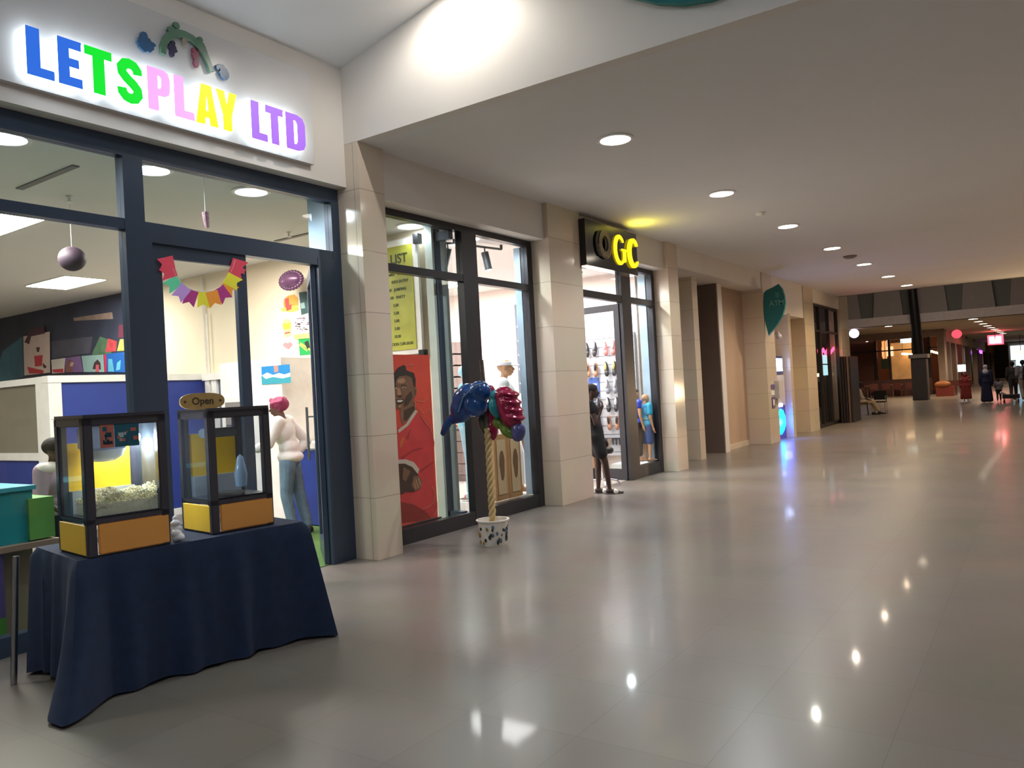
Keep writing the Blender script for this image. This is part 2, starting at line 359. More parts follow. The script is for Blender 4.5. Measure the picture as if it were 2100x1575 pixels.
# white windows against the side wall seen through the door
f = MB()
for x0, x1 in ((-10.56, -10.46), (-10.40, -10.28), (-9.94, -9.82), (-9.80, -9.74), (-9.14, -9.06), (-8.2, -8.1)): f.box(x0, x1, 7.18, 7.28, .1, 2.0)
f.box(-10.6, -8.1, 7.16, 7.29, 1.98, 2.08).box(-10.6, -8.1, 7.175, 7.285, 1.02, 1.12)
w2 = struct('window_4', f, M_whitep)
MB().box(-10.28, -9.94, 7.22, 7.24, 1.12, 1.98).build('pane', mat('dim_blue_glass', (96, 104, 124), .15), w2)
MB().box(-9.74, -9.14, 7.22, 7.24, 1.12, 1.98).build('pane', mat('dim_green_glass', (150, 156, 140), .15, var=.2, scale=2), w2)
MB().box(-10.5, -6.6, 7.20, 7.285, .1, 1.02).build('blue_infill', M_blue, w2)
struct('trim_2', MB().tube([(-10.55, 7.26, 2.08), (-10.55, 7.26, 3.0)], .012).tube([(-10.64, 7.27, 2.1), (-10.64, 7.27, 3.58)], .018), M_whitep)
# ---- sports shop room
struct('ceiling_sports_shop', MB().box(-12.3, -5.76, 7.4, 13.0, 3.62, 3.7), M_white_int)
struct('wall_sports_shop_side', MB().box(-12.3, -5.98, 12.86, 12.98, 0, 3.64), mat('pinkish_shop_wall', (236, 220, 212), .7, var=.01))
struct('wall_sports_shop_back', MB().box(-12.4, -12.2, 7.3, 13, 0, 3.64), M_white_int)
struct('wall_sports_shop_near', MB().box(-12.3, -6.0, 7.42, 7.44, 0, 3.64), M_white_int)
# ---- storefront frames
def storefront(n, bars, panes, x=XW, m=None, g=None, d=.1):
    mb = MB()
    for y0, y1, z0, z1 in bars: e = .004 if y1 - y0 > z1 - z0 else 0; mb.box(x - d + e, x - e, y0, y1, z0, z1)
    o = struct('window_%d' % n, mb, m or M_frame)
    for y0, y1, z0, z1 in panes: MB().box(x - d * .55, x - d * .55 + .008, y0, y1, z0, z1).build('pane', g or G_shop, o)
    return o
storefront(1, [(-6, 5.43, 3.50, 3.66), (-6, 3.3, 2.94, 3.02), (3.38, 5.34, 2.865, 3.02), (3.24, 3.40, 0, 3.5), (.7, .86, 0, 3.5), (5.33, 5.43, 0, 3.5), (-6, 3.24, 0, .13), (3.40, 3.45, 0, 2.9), (5.13, 5.33, 0, 2.94)],
           [(-6, .7, 3.02, 3.5), (.86, 3.24, 3.02, 3.5), (3.4, 5.33, 3.02, 3.5), (-6, .7, .13, 2.94), (.86, 3.24, .13, 2.94)])
struct('trim_3', MB().box(-6.02, -5.78, 5.35, 5.42, 3.02, 3.62).box(-6.02, -5.78, 5.35, 5.42, 0, 2.86), mat('blue_lit_jamb', (150, 172, 190), .3))  # pale blue puts the light reflected on the jamb into its colour
struct('trim_4', MB().box(-5.86, -5.76, 8.80, 8.9, .16, 3.5), mat('blue_lit_jamb', (150, 172, 190)))
struct('trim_5', MB().box(-5.9, -5.76, 12.80, 12.855, .2, 3.5), mat('blue_lit_jamb', (150, 172, 190)))
def leaf_door(n, hinge, direction, width, z1, handle=None, fm=None):
    """framed glass door leaf standing at any angle"""
    h = Vector(hinge); u = Vector(direction).normalized(); nrm = Vector((-u.y, u.x, 0)); t = nrm * .045; Z = Vector((0, 0, 1))
    mb = MB(); st = .10
    mb.obox(h, u * st, t, Z * z1); mb.obox(h + u * (width - st), u * st, t, Z * z1)
    mb.obox(h + u * st, u * (width - 2 * st), t, Z * .18); mb.obox(h + u * st + Z * (z1 - .11), u * (width - 2 * st), t, Z * .11)
    o = struct('door_%d' % n, mb, fm or M_frame)
    MB().obox(h + u * st + t * .4 + Z * .18, u * (width - 2 * st), t * .18, Z * (z1 - .29)).build('pane', G_shop, o)
    if handle:
        q = h + u * (width - .05); hb = MB()
        for s in (-1, 1):
            c = q + t * .5 + nrm * s * .09
            hb.cyl(c + Z * .95, c + Z * 1.5, .014, n=12)
            for zz in (1.05, 1.4): hb.cyl(c + Z * zz, q + t * .5 + Z * zz, .009, n=10)
        hb.build('door_handle', M_steel, o, True)
    return o
leaf_door(1, (XW - .03, 3.44, .01), (0, 1, 0), .89, 2.86)
leaf_door(2, (XW - .04, 5.12, .01), (-1, .80, 0), .80, 2.85, True)
storefront(2, [(5.77, 8.92, 3.50, 3.60), (5.77, 8.92, 2.90, 2.985), (7.37, 7.66, 0, 3.5), (8.79, 8.92, 0, 3.5), (5.77, 8.8, 0, .16)],
           [(5.77, 7.37, 2.98, 3.5), (7.66, 8.79, 2.98, 3.5), (5.77, 7.37, .16, 2.9), (7.66, 8.79, .16, 2.9)], x=-5.64, m=M_frameb)
storefront(5, [(9.79, 12.93, 3.50, 3.60), (9.79, 12.93, 2.93, 3.04), (11.60, 11.95, 0, 3.5), (12.80, 12.93, 0, 3.5), (11.9, 12.8, 0, .2)],
           [(9.79, 11.6, 3.04, 3.5), (11.95, 12.8, 3.04, 3.5), (11.95, 12.8, .2, 2.93)], x=-5.64, m=M_frameb)
leaf_door(4, (-5.70, 11.62, .01), (-1, .08, 0), .92, 2.9, fm=M_frameb)
# glazed end of the wall between the toy shop and the sports shop
p = MB().box(-6.04, -5.93, 7.16, 7.44, 0, 3.62)
struct('wall_partition_post', p, mat('pale_green_post', (188, 200, 194), .4))
mb = MB().box(-5.93, -5.90, 7.2, 7.28, 0, 3.55).box(-5.93, -5.70, 7.2, 7.28, 3.40, 3.5).box(-5.93, -5.70, 7.2, 7.28, .0, .18)
w3 = struct('window_6', mb, M_frame); MB().box(-5.9, -5.70, 7.235, 7.243, .18, 3.4).build('pane', G_shop, w3)
# ---- dark shop beyond the cash machines
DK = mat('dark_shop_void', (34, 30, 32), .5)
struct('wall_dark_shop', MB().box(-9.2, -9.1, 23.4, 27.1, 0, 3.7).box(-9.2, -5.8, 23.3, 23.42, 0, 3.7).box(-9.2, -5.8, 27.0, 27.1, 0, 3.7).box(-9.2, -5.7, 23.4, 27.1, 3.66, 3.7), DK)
storefront(7, [(23.44, 27.05, 3.6, 3.7), (23.44, 27.05, 2.85, 2.91), (23.44, 23.52, 0, 3.6), (24.5, 24.58, 0, 3.6), (25.7, 25.78, 0, 3.6), (26.95, 27.05, 0, 3.6), (23.44, 27.05, 0, .1)],
           [(23.5, 27.0, .1, 3.6)], x=-5.45, m=mat('dark_bronze_frame', (40, 36, 38), .35))
# ---- atrium, beam and far shops
M_fold = mat('folded_panel_light', (150, 142, 138), .7, var=.03); M_fold2 = mat('folded_panel_grey', (112, 112, 108), .7, var=.03)
M_beam = mat('beam_plaster', (206, 194, 192), .7)
bm_ = MB()
N = 12
for k in range(N):                                         # clerestory of slanting folded panels
    x0 = -18 + k * 2.1; d = .35
    a, b, c, e = (x0, 46.6, 4.4), (x0 + 1.5, 46.6, 4.4), (x0 + 1.1, 46.6, 9), (x0 + .4, 46.6, 9)
    bm_.prism([a, b, c, e], (0, -d, 0), 0)
bm_.box(-19, 7.5, 46.6, 46.9, 4.4, 9, 1)
struct('wall_clerestory', bm_, [M_fold, M_fold2])
struct('trim_beam', MB().box(-19, 7.5, 45.9, 46.5, ZC, 4.52), M_beam)
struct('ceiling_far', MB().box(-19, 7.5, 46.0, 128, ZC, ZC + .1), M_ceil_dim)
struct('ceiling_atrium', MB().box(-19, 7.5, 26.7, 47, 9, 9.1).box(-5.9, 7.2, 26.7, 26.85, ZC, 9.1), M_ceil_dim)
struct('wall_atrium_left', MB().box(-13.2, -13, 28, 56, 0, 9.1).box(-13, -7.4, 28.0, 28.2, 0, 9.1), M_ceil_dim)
M_head = mat('far_header', (150, 132, 122), .7); M_dark = mat('far_dark_frame', (38, 34, 34), .4)
struct('wall_far_header', MB().box(-13, -4.95, 55.2, 55.6, 3.62, ZC + .02), M_head)
struct('wall_far_cafe', MB().box(-13, -5.2, 60, 60.2, 0, 3.8), mat('cafe_back_wall', (150, 84, 50), .7, var=.15, scale=1))
fw = MB()
for x in (-12.4, -11.4, -9.0, -8.2, -6.8, -5.9, -5.2): fw.box(x, x + .13, 55.3, 55.45, 0, 3.62)
fw.box(-13, -5.0, 55.3, 55.45, 2.88, 2.96).box(-13, -5, 55.3, 55.45, 0, .25)
w8 = struct('window_8', fw, M_dark)
struct('wall_far_pier', MB().box(-5.35, -4.98, 55.1, 56.4, 0, 3.9), M_head)
struct('wall_far_dark', MB().box(-10.9, -8.9, 55.7, 55.8, 0, 3.6).box(-6.6, -5.9, 55.7, 55.8, 0, 3.6), mat('cafe_maroon', (98, 58, 50), .6))
# corridor running on beyond the corner: shops on its left side
fs = MB().box(-5.3, -4.98, 56.4, 125, 3.3, ZC)
struct('wall_far_left', fs, mat('far_fascia', (176, 150, 122), .7))
q = MB()
for y in (58.6, 62.6, 68, 75, 83, 92, 103, 114): q.box(-5.3, -4.98, y, y + .9, 0, 3.3)
struct('wall_far_piers', q, M_head)
q = MB().box(-5.5, -5.4, 56.4, 125, 0, 3.3)
struct('wall_far_glazing', q, mat('dim_shopfront', (110, 96, 84), .25, var=.4, scale=1.2))
struct('wall_far_end', MB().box(-6, 7.5, 125, 125.2, 0, 5), mat('pale_far_wall', (200, 190, 180), .7))
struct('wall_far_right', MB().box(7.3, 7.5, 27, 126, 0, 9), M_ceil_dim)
# the sloping steel column on its clad base
t = thing('sloping_column', 'dark steel column on a ribbed grey base before the far shops', 'column', (-5.3, 46.0, 0))
MB().cyl((-5.30, 45.6, 2.36), (-5.55, 45.5, 8.9), .26, .17, 20).build('shaft', M_black, t, 40)
b = MB().box(-5.66, -4.94, 45.2, 46, 0, 2.2)
for k in range(9): b.box(-5.64 + k * .08, -5.60 + k * .08, 45.15, 45.2, .05, 2.15)
b.build('base', mat('ribbed_grey_cladding', (84, 76, 76), .6), t)
MB().box(-5.74, -4.86, 45.1, 46.1, 2.18, 2.38).bevel(.02, 1).build('collar', mat('collar_grey', (150, 140, 136), .6), t)
# ---------------------------------------------------------------- ceiling lights
def downlight(x, y, z, r, m, label, group=None, name='ceiling_downlight'):
    t = thing(name, label, 'ceiling light', (x, y, z), group)
    MB().lathe([(r * 1.22, 0), (r * 1.22, -.012), (r, -.016), (r * .98, 0)], (x, y, z)).build('trim_ring', M_whitep, t, 40)
    MB().lathe([(.001, -.006), (r * .7, -.006), (r * .97, -.002)], (x, y, z)).build('diffuser', m, t)
    return t
where = ['nearest the bulkhead', 'second from the bulkhead', 'third from the bulkhead', 'fourth from the bulkhead', 'fifth from the bulkhead', 'sixth from the bulkhead', 'last before the atrium']
for i, (x, y) in enumerate(ROW): downlight(x, y, ZC, .155, M_lit if i < 2 else M_litw, 'round downlight in the concourse ceiling, ' + where[i], 'concourse downlights')
for y, l in ((8.25, 'beyond the glazed partition, above the sports shop window'), (12.25, 'above the child mannequins'), (2.66, 'leftmost, cut by the photo edge'), (3.80, 'middle one, beside the mullion'), (4.82, 'rightmost, over the open doorway'), (7.10, 'above the price list')):
    downlight(-6.2, y, 3.62, .15, M_litc, 'round downlight just inside the shop windows, ' + l, 'window downlights')
for k in range(9):
    y = 46.9 + k * 3.07
    downlight(-2.85 + k * .055, y, ZC, .22, M_litw, 'small round downlight in the row beyond the far beam', 'far corridor downlights')
downlight(-6.87, 47.0, ZC, .2, M_litw, 'lone round downlight under the far beam left of the sloping column')
def panel_light(x, y, sx, sy, z, label, m=None, cells=0):
    t = thing('ceiling_panel_light', label, 'ceiling light', (x, y, z))
    MB().box(x - sx / 2 - .02, x + sx / 2 + .02, y - sy / 2 - .02, y + sy / 2 + .02, z - .012, z).build('frame', M_whitep, t)
    mb = MB()
    if cells:
        for a in range(cells * 2):
            for b_ in range(cells):
                w_, h_ = sx / (cells * 2), sy / cells
                mb.box(x - sx / 2 + a * w_ + .015, x - sx / 2 + (a + 1) * w_ - .015, y - sy / 2 + b_ * h_ + .015, y - sy / 2 + (b_ + 1) * h_ - .015, z - .02, z - .012)
    else: mb.box(x - sx / 2, x + sx / 2, y - sy / 2, y + sy / 2, z - .018, z - .012)
    mb.build('diffuser', m or M_litw, t)
panel_light(-12.4, 6.1, 1.2, .6, 3.62, 'rectangular light panel deep in the toy shop, above the poster wall')
panel_light(-8.95, 3.62, 1.5, .75, 3.62, 'rectangular light panel cut by the left photo edge, in the toy shop')
panel_light(-9.1, 11.35, 1.25, .65, 3.62, 'gridded rectangular light panel in the sports shop ceiling', M_lit, 3)
# small ceiling fittings
def fitting(x, y, label, z=ZC, r=.05):
    t = thing('smoke_detector', label, 'detector', (x, y, z))
    MB().lathe([(.001, -.05), (r * .6, -.05), (r, -.02), (r, 0)], (x, y, z)).build('housing', M_whitep if r < .08 else mat('grille_grey', (120, 110, 100), .5), t, 40)
q = P(1559, 436, z=ZC); fitting(q.x, q.y, 'small smoke detector right of the second concourse downlight', r=.075)
q = P(1743, 525, z=ZC); fitting(q.x, q.y, 'flat round vent between the fourth and fifth concourse downlights', r=.14)
for (a, b), l in (((142, 402), 'small sprinkler in the toy shop ceiling above the purple ball'), ((592, 476), 'small sprinkler in the toy shop ceiling above the doorway')):
    q = P(a, b, z=3.62); t = thing('sprinkler', l, 'sprinkler', tuple(q))
    MB().lathe([(.03, 0), (.03, -.01), (.012, -.015), (.012, -.05), (.03, -.052), (.03, -.058), (.001, -.06)], tuple(q)).build('body', M_whitep, t, 40)
for (a, b), l in (((95, 365), 'slot diffuser in the toy shop ceiling, left window bay'), ((620, 482), 'slot diffuser in the toy shop ceiling, near the doorway')):
    q = P(a, b, z=3.615); tag(MB().box(q.x - .5, q.x + .5, q.y - .03, q.y + .03, 3.61, 3.62).build('slot_diffuser', mat('slot_grey', (110, 108, 104), .5)), l, 'vent')
# ================================================================ signs
# --- lit letters on the toy shop board
M_board = mat('sign_board_white', (206, 204, 204), .22, var=.01)
M_glow = mat('lit_letter_return', (240, 248, 255), .5, emit=3.2, var=0, ecol=(.80, .92, 1, 1))
def facem(n, c, e=.55): return mat(n, c, .3, emit=e, var=.0, ecol=S(*c))
FB, FG, FP, FY, FV = facem('blue_face', (44, 104, 214)), facem('green_face', (10, 196, 40), .8), facem('pink_face', (236, 158, 226), .7), facem('yellow_face', (255, 208, 4), .9), facem('violet_face', (150, 96, 214))
board = thing('letter_sign', 'white signboard with lit multicolour letters reading LETSPLAY LTD', 'sign', (XF, 3.0, 4.15))
MB().box(XF - .01, -5.485, -1.0, 4.99, 3.76, 4.62).build('board', M_board, board)
GL = dict(
 L=[[(0, 0), (1, 0), (1, .2), (.5, .2), (.5, 1), (0, 1)]],
 E=[[(0, 0), (1, 0), (1, .2), (.48, .2), (.48, .41), (.88, .41), (.88, .6), (.48, .6), (.48, .8), (1, .8), (1, 1), (0, 1)]],
 T=[[(.28, 0), (.72, 0), (.72, .8), (1, .8), (1, 1), (0, 1), (0, .8), (.28, .8)]],
 P=[[(0, 0), (.46, 0), (.46, .36), (.74, .37), (.93, .43), (1, .55), (1, .82), (.93, .94), (.74, 1), (0, 1)], [(.46, .54), (.46, .83), (.54, .83), (.6, .78), (.6, .6), (.54, .54)]],
 A=[[(0, 0), (.4, 0), (.43, .18), (.59, .18), (.62, 0), (1, 0), (.74, 1), (.28, 1)], [(.46, .36), (.56, .36), (.51, .72)]],
 Y=[[(.3, 0), (.72, 0), (.72, .38), (1, 1), (.62, 1), (.51, .68), (.4, 1), (0, 1), (.3, .38)]],
 D=[[(0, 0), (.6, 0), (.88, .06), (1, .22), (1, .78), (.88, .94), (.6, 1), (0, 1)], [(.42, .18), (.5, .18), (.58, .26), (.58, .74), (.5, .82), (.42, .82)]])
def letter(ch, y0, y1, z0, z1, m):
    M = frameM((-5.475, y0, z0), (0, 1, 0), (0, 0, 1)); w, h = y1 - y0, z1 - z0
    if ch == 'S':
        c = [(.80, .68), (.78, .78), (.66, .87), (.5, .895), (.34, .87), (.22, .77), (.24, .66), (.38, .56), (.62, .44), (.76, .34), (.78, .23), (.66, .13), (.5, .105), (.34, .13), (.22, .22), (.20, .32)]
        sp = [stroke([(a * w, b * h) for a, b in c], [.036] + [.039] * 14 + [.036])]
    else: sp = [[(a * w, b * h) for a, b in s] for s in GL[ch]]
    outline('letter', sp, .075, m, board, M, M_glow)
for ch, y0, y1, m in (('L', 2.475, 2.65, FB), ('E', 2.675, 2.835, FB), ('T', 2.855, 3.05, FG), ('S', 3.075, 3.285, FG), ('P', 3.315, 3.50, FP), ('L', 3.53, 3.70, FP), ('A', 3.71, 3.915, FY),
                     ('Y', 3.90, 4.10, FY), ('L', 4.235, 4.40, FV), ('T', 4.385, 4.575, FV), ('D', 4.60, 4.82, FV)): letter(ch, y0, y1, 3.81, 4.135, m)
# --- painted cut-out figures above the letters: arch with bears and animals
M_ag, M_ab, M_ad, M_ar, M_ao = mat('arch_green', (96, 132, 110), .25), mat('cutout_blue', (58, 98, 138), .25), mat('cutout_navy', (56, 54, 84), .3), mat('cutout_red', (140, 62, 88), .25), mat('cutout_ochre', (158, 146, 130), .3)
arch = thing('arch_cutout', 'green arch cut-out with climbing animal shapes above the lit letters', 'decoration', (-5.48, 3.7, 4.35))
FM = frameM((-5.475, 0, 0), (0, 1, 0), (0, 0, 1))
def yz(px, py): q = P(px, py, x=-5.47); return (q.y, q.z)
outline('arch', [stroke([yz(*p) for p in [(332, 112), (332, 96), (338, 82), (349, 72), (362, 69), (376, 72), (390, 79), (402, 90), (412, 104), (420, 118), (427, 134), (431, 148)]], [.02, .022, .026, .03, .03, .026, .026, .028, .028, .026, .022, .02])], .03, M_ag, arch, FM)
def round_blob(cx, cy, rx, ry, n=18, j=.12):
    y0, z0 = yz(cx, cy); sy = .0046 * rx; sz = .0036 * ry
    return [(y0 + sy * math.cos(2 * PI * k / n) * (1 + j * math.sin(3 * k)), z0 + sz * math.sin(2 * PI * k / n) * (1 + j * math.cos(2 * k))) for k in range(n)]
def figure(name, parts, m, label, cat='decoration', parent=None):
    bm = MB()
    for k, pr in enumerate(parts):
        pts = round_blob(*pr); bm.prism([(-5.475, a, b) for a, b in pts], (.02 + .0015 * k, 0, 0))
    o = bm.build(name, m, parent)
    if parent is None: tag(o, label, cat, 'animal cut-outs over the lit letters')
figure('climbing_figure', [(351, 64, 8, 9), (360, 53, 6, 7), (355, 72, 7, 8)], M_ag, None, parent=arch)
figure('climbing_figure', [(412, 98, 8, 12), (409, 82, 5, 6), (417, 108, 6, 10)], M_ag, None, parent=arch)
figure('animal_cutout', [(297, 92, 14, 16), (294, 74, 6, 8), (309, 92, 7, 5)], M_ab, 'blue seated animal cut-out at the far left of the arch')
figure('animal_cutout', [(352, 98, 7, 9), (353, 89, 4, 5), (351, 110, 4, 8), (357, 105, 4, 4)], M_ad, 'dark navy dancing cut-out under the left of the arch')
figure('animal_cutout', [(376, 84, 4, 12), (382, 79, 6, 5)], M_ao, 'faint ochre cut-out hanging under the top of the arch')
figure('animal_cutout', [(400, 114, 7, 10), (401, 130, 5, 10), (395, 103, 3, 5), (406, 103, 3, 5)], M_ar, 'red hanging cut-out with raised arms under the right of the arch')
figure('animal_cutout', [(458, 152, 10, 14), (452, 138, 8, 6), (444, 139, 3, 6)], M_ab, 'blue cut-out with a grey top beside the right foot of the arch')
# --- GC sign box
M_gsb = mat('sign_black_face', (30, 30, 32), .12); M_gold = mat('lit_gold_letter', (255, 214, 20), .4, emit=1.5, var=0, ecol=S(255, 214, 20))
g = thing('box_sign', 'black box sign with a round emblem and glowing yellow GC', 'sign', (-5.43, 10.6, 3.64))
MB().box(-5.43, -5.26, 9.76, 11.46, 3.30, 3.965).bevel(.006, 1).build('box', M_gsb, g)
GM = frameM((-5.255, 0, 0), (0, 1, 0), (0, 0, 1))
def arcpts(cy, cz, ry, rz, a0, a1, n=18): return [(cy + ry * math.cos(math.radians(a0 + (a1 - a0) * k / n)), cz + rz * math.sin(math.radians(a0 + (a1 - a0) * k / n))) for k in range(n + 1)]
cw = [.012 + .030 * max(0, math.sin(math.radians(k / 18 * 180))) ** 1.2 for k in range(19)]
outline('letter', [stroke(arcpts(10.82, 3.635, .16, .205, 40, 322), cw)], .02, M_gold, g, GM)
outline('letter', [[(10.88, 3.66), (11.04, 3.66), (11.04, 3.635), (11.01, 3.625), (11.01, 3.475), (10.965, 3.455), (10.93, 3.48), (10.93, 3.625), (10.88, 3.635)]], .02, M_gold, g, GM)
outline('letter', [stroke(arcpts(11.28, 3.635, .155, .205, 38, 322), cw), [(11.38, 3.70), (11.42, 3.70), (11.42, 3.84), (11.39, 3.84)]][:1], .04, M_gold, g, GM)
M_em = mat('emblem_gold', (112, 100, 82), .35, .4); em = MB()
c0 = Vector((-5.255, 10.30, 3.66))
def ringp(ry, rz, n=28): return [(c0.y + ry * math.cos(2 * PI * k / n), c0.z + rz * math.sin(2 * PI * k / n)) for k in range(n)]
outline('emblem', [ringp(.19, .20), ringp(.10, .115)], .03, M_em, g, GM); outline('emblem_leaf', [ringp(.07, .09)], .02, mat('emblem_dark', (72, 64, 56), .4), g, GM)
for k in range(9):
    a = math.radians(195 + k * 19); em.ell(c0 + Vector((.02, .18 * math.cos(a), .19 * math.sin(a) )), (.02, .045, .035), n=8)
em.build('laurel', M_em, g, True)
outline('emblem_black_disc', [[(y - .13, z - .01) for y, z in ringp(.15, .19)]], .02, mat('emblem_disc_black', (18, 18, 20), .5), g, GM)  # black disc set to one side of the emblem
lamp('AREA', 'gold_sign_lamp', (-5.12, 11.1, 3.8), 2.2, (1, .86, .1), .3, (-4.6, 11.3, 4.2), sy=.1)
# --- teal leaf sign of the cash machine
M_teal = mat('teal_sign', (34, 112, 118), .3); M_tealL = mat('teal_sign_edge', (40, 136, 128), .3)
t = thing('leaf_sign', 'teal leaf-shaped projecting sign reading ATM', 'sign', (-5.36, 18.75, 3.1))
LM = frameM((0, 18.62, 0), (1, 0, 0), (0, 0, 1))
lf = [(-5.33, 3.56), (-5.27, 3.62), (-5.12, 3.67), (-4.98, 3.735), (-4.90, 3.62), (-4.855, 3.45), (-4.85, 3.28), (-4.88, 3.12), (-4.95, 2.96), (-5.06, 2.80), (-5.17, 2.68), (-5.27, 2.55), (-5.31, 2.75), (-5.345, 2.98), (-5.355, 3.25)]
outline('leaf', [lf], .10, M_teal, t, LM, M_tealL)
M_tw = mat('pale_teal_print', (96, 168, 164), .4)
text('lettering', 'ATM', frameM((-5.04, 18.515, 3.29), (1, 0, 0), (0, 0, 1)), .17, M_tw, t, .004, bold=.004)
outline('crest', [[(-5.06, 3.54), (-4.97, 3.56), (-4.96, 3.46), (-5.01, 3.39), (-5.07, 3.46)]], .004, mat('crest_print', (60, 140, 136), .4), t, frameM((0, 18.519, 0), (1, 0, 0), (0, 0, 1)))
MB().box(-5.36, -5.27, 18.62, 18.70, 3.1, 3.2).build('bracket', M_steel, t)
# --- big teal leaf sign at the top of the bulkhead
t = thing('leaf_sign', 'large teal leaf sign on the bulkhead, cut by the top photo edge', 'sign', (-2.0, 5.43, 4.7))
bl = [(-2.62, 4.72), (-2.52, 4.56), (-2.40, 4.45), (-2.2, 4.34), (-2.0, 4.27), (-1.8, 4.235), (-1.62, 4.24), (-1.40, 4.34), (-1.25, 4.6), (-1.2, 4.95), (-1.35, 5.3), (-1.75, 5.55), (-2.3, 5.5), (-2.6, 5.15)]
outline('leaf', [bl], .06, M_teal, t, frameM((0, 5.425, 0), (1, 0, 0), (0, 0, 1)), M_tealL)
# ================================================================ popcorn stand
M_cloth = mat('navy_cloth', (28, 45, 74), .9, var=.12, scale=14, bump=.12)
A0 = Vector((-4.385, 2.15, 0)); U = Vector((.172, .985, 0)).normalized(); V = Vector((-.985, .172, 0)).normalized(); TW, TD, TH = 1.385, .78, .755
tb = thing('folding_table', 'folding table hidden under navy cloth, one silver leg showing at left', 'table', A0 + U * TW / 2 + V * TD / 2)
MB().obox(A0 + Vector((0, 0, TH - .04)), U * TW, V * TD, Vector((0, 0, .03))).build('tabletop', M_whitep, tb)
for a, b in ((.10, .05), (TW - .1, .05), (.06, TD + .03), (TW - .1, TD - .05)):
    c = A0 + U * a + V * b; c = c if (a, b) != (.06, TD + .03) else Vector((-5.06, 2.085, 0)); MB().cyl(c, Vector((min(c.x, c.x), c.y, 0)) + Vector((-.04 if c.x < -5.05 else 0, .06 if c.x < -5.05 else 0, TH - .02)), .018, n=12).build('leg', M_steel, tb, True)
# cloth: a sheet on the top that hangs in folds
def cloth_mesh():
    bm = bmesh.new(); n = 220; rows = 16; per = []
    L = [(0, 0), (TW, 0), (TW, TD), (0, TD)]; tot = 2 * (TW + TD)
    def at(s):
        s %= tot
        for (a, b), (c, d), ln, nn in ((L[0], L[1], TW, (0, -1)), (L[1], L[2], TD, (1, 0)), (L[2], L[3], TW, (0, 1)), (L[3], L[0], TD, (-1, 0))):
            if s <= ln: return (a + (c - a) * s / ln, b + (d - b) * s / ln), nn, s, ln
            s -= ln
    rings = []
    for r in range(rows + 1):
        f = r / rows; ring = []
        for k in range(n):
            s = tot * k / n; (pu, pv), (nu, nv), sl_, ln = at(s)
            # corner flare
            dc = min(s % tot, abs(s - TW), abs(s - TW - TD), abs(s - 2 * TW - TD), tot - s)
            fl = math.exp(-(dc / .09) ** 2)
            cu = cv = 0
            for (qu, qv) in L:
                if math.hypot(pu - qu, pv - qv) < .3: cu, cv = (1 if qu else -1), (1 if qv else -1)
            fold = math.sin(s * 24 + 1.3 * math.sin(s * 5)) * .020 + math.sin(s * 9.3 + .7) * .014
            out = .006 + (.028 + fold) * f ** .8 + (.012 * math.sin(s * 37) * f)
            if nv == -1: out += .05 * f
            a = pu + nu * out + cu * fl * (.02 + .075 * f) ; b = pv + nv * out + cv * fl * (.02 + .075 * f)
            if cu == -1 and cv == 1: a += fl * .06 * f; b -= fl * .085 * f
            if cu == -1 and cv == -1: a += -fl * .10 * f ** 2.5 * 1.1; b += -fl * .14 * f ** 2.5
            hem = .012 + (.05 * (1 - math.exp(-(dc / .2) ** 2)) if nu == -1 else 0) + .006 * math.sin(s * 21)
            z = TH + .004 + (hem - TH) * f if r else TH + .004
            if r == 0: a, b = pu, pv
            q = A0 + U * a + V * b; ring.append(bm.verts.new((q.x, q.y, max(.006, z))))
        rings.append(ring)
    for a, b in zip(rings, rings[1:]):
        for k in range(n): bm.faces.new((a[k], b[k], b[(k + 1) % n], a[(k + 1) % n]))
    bm.faces.new(rings[0]); bmesh.ops.recalc_face_normals(bm, faces=bm.faces)
    bmesh.ops.solidify(bm, geom=bm.faces[:], thickness=.002)
    m = MB(); m.bm.free(); m.bm = bm; return m
tag(cloth_mesh().build('tablecloth', M_cloth, None, 50), 'navy blue floor-length cloth draped over the popcorn table', 'tablecloth')
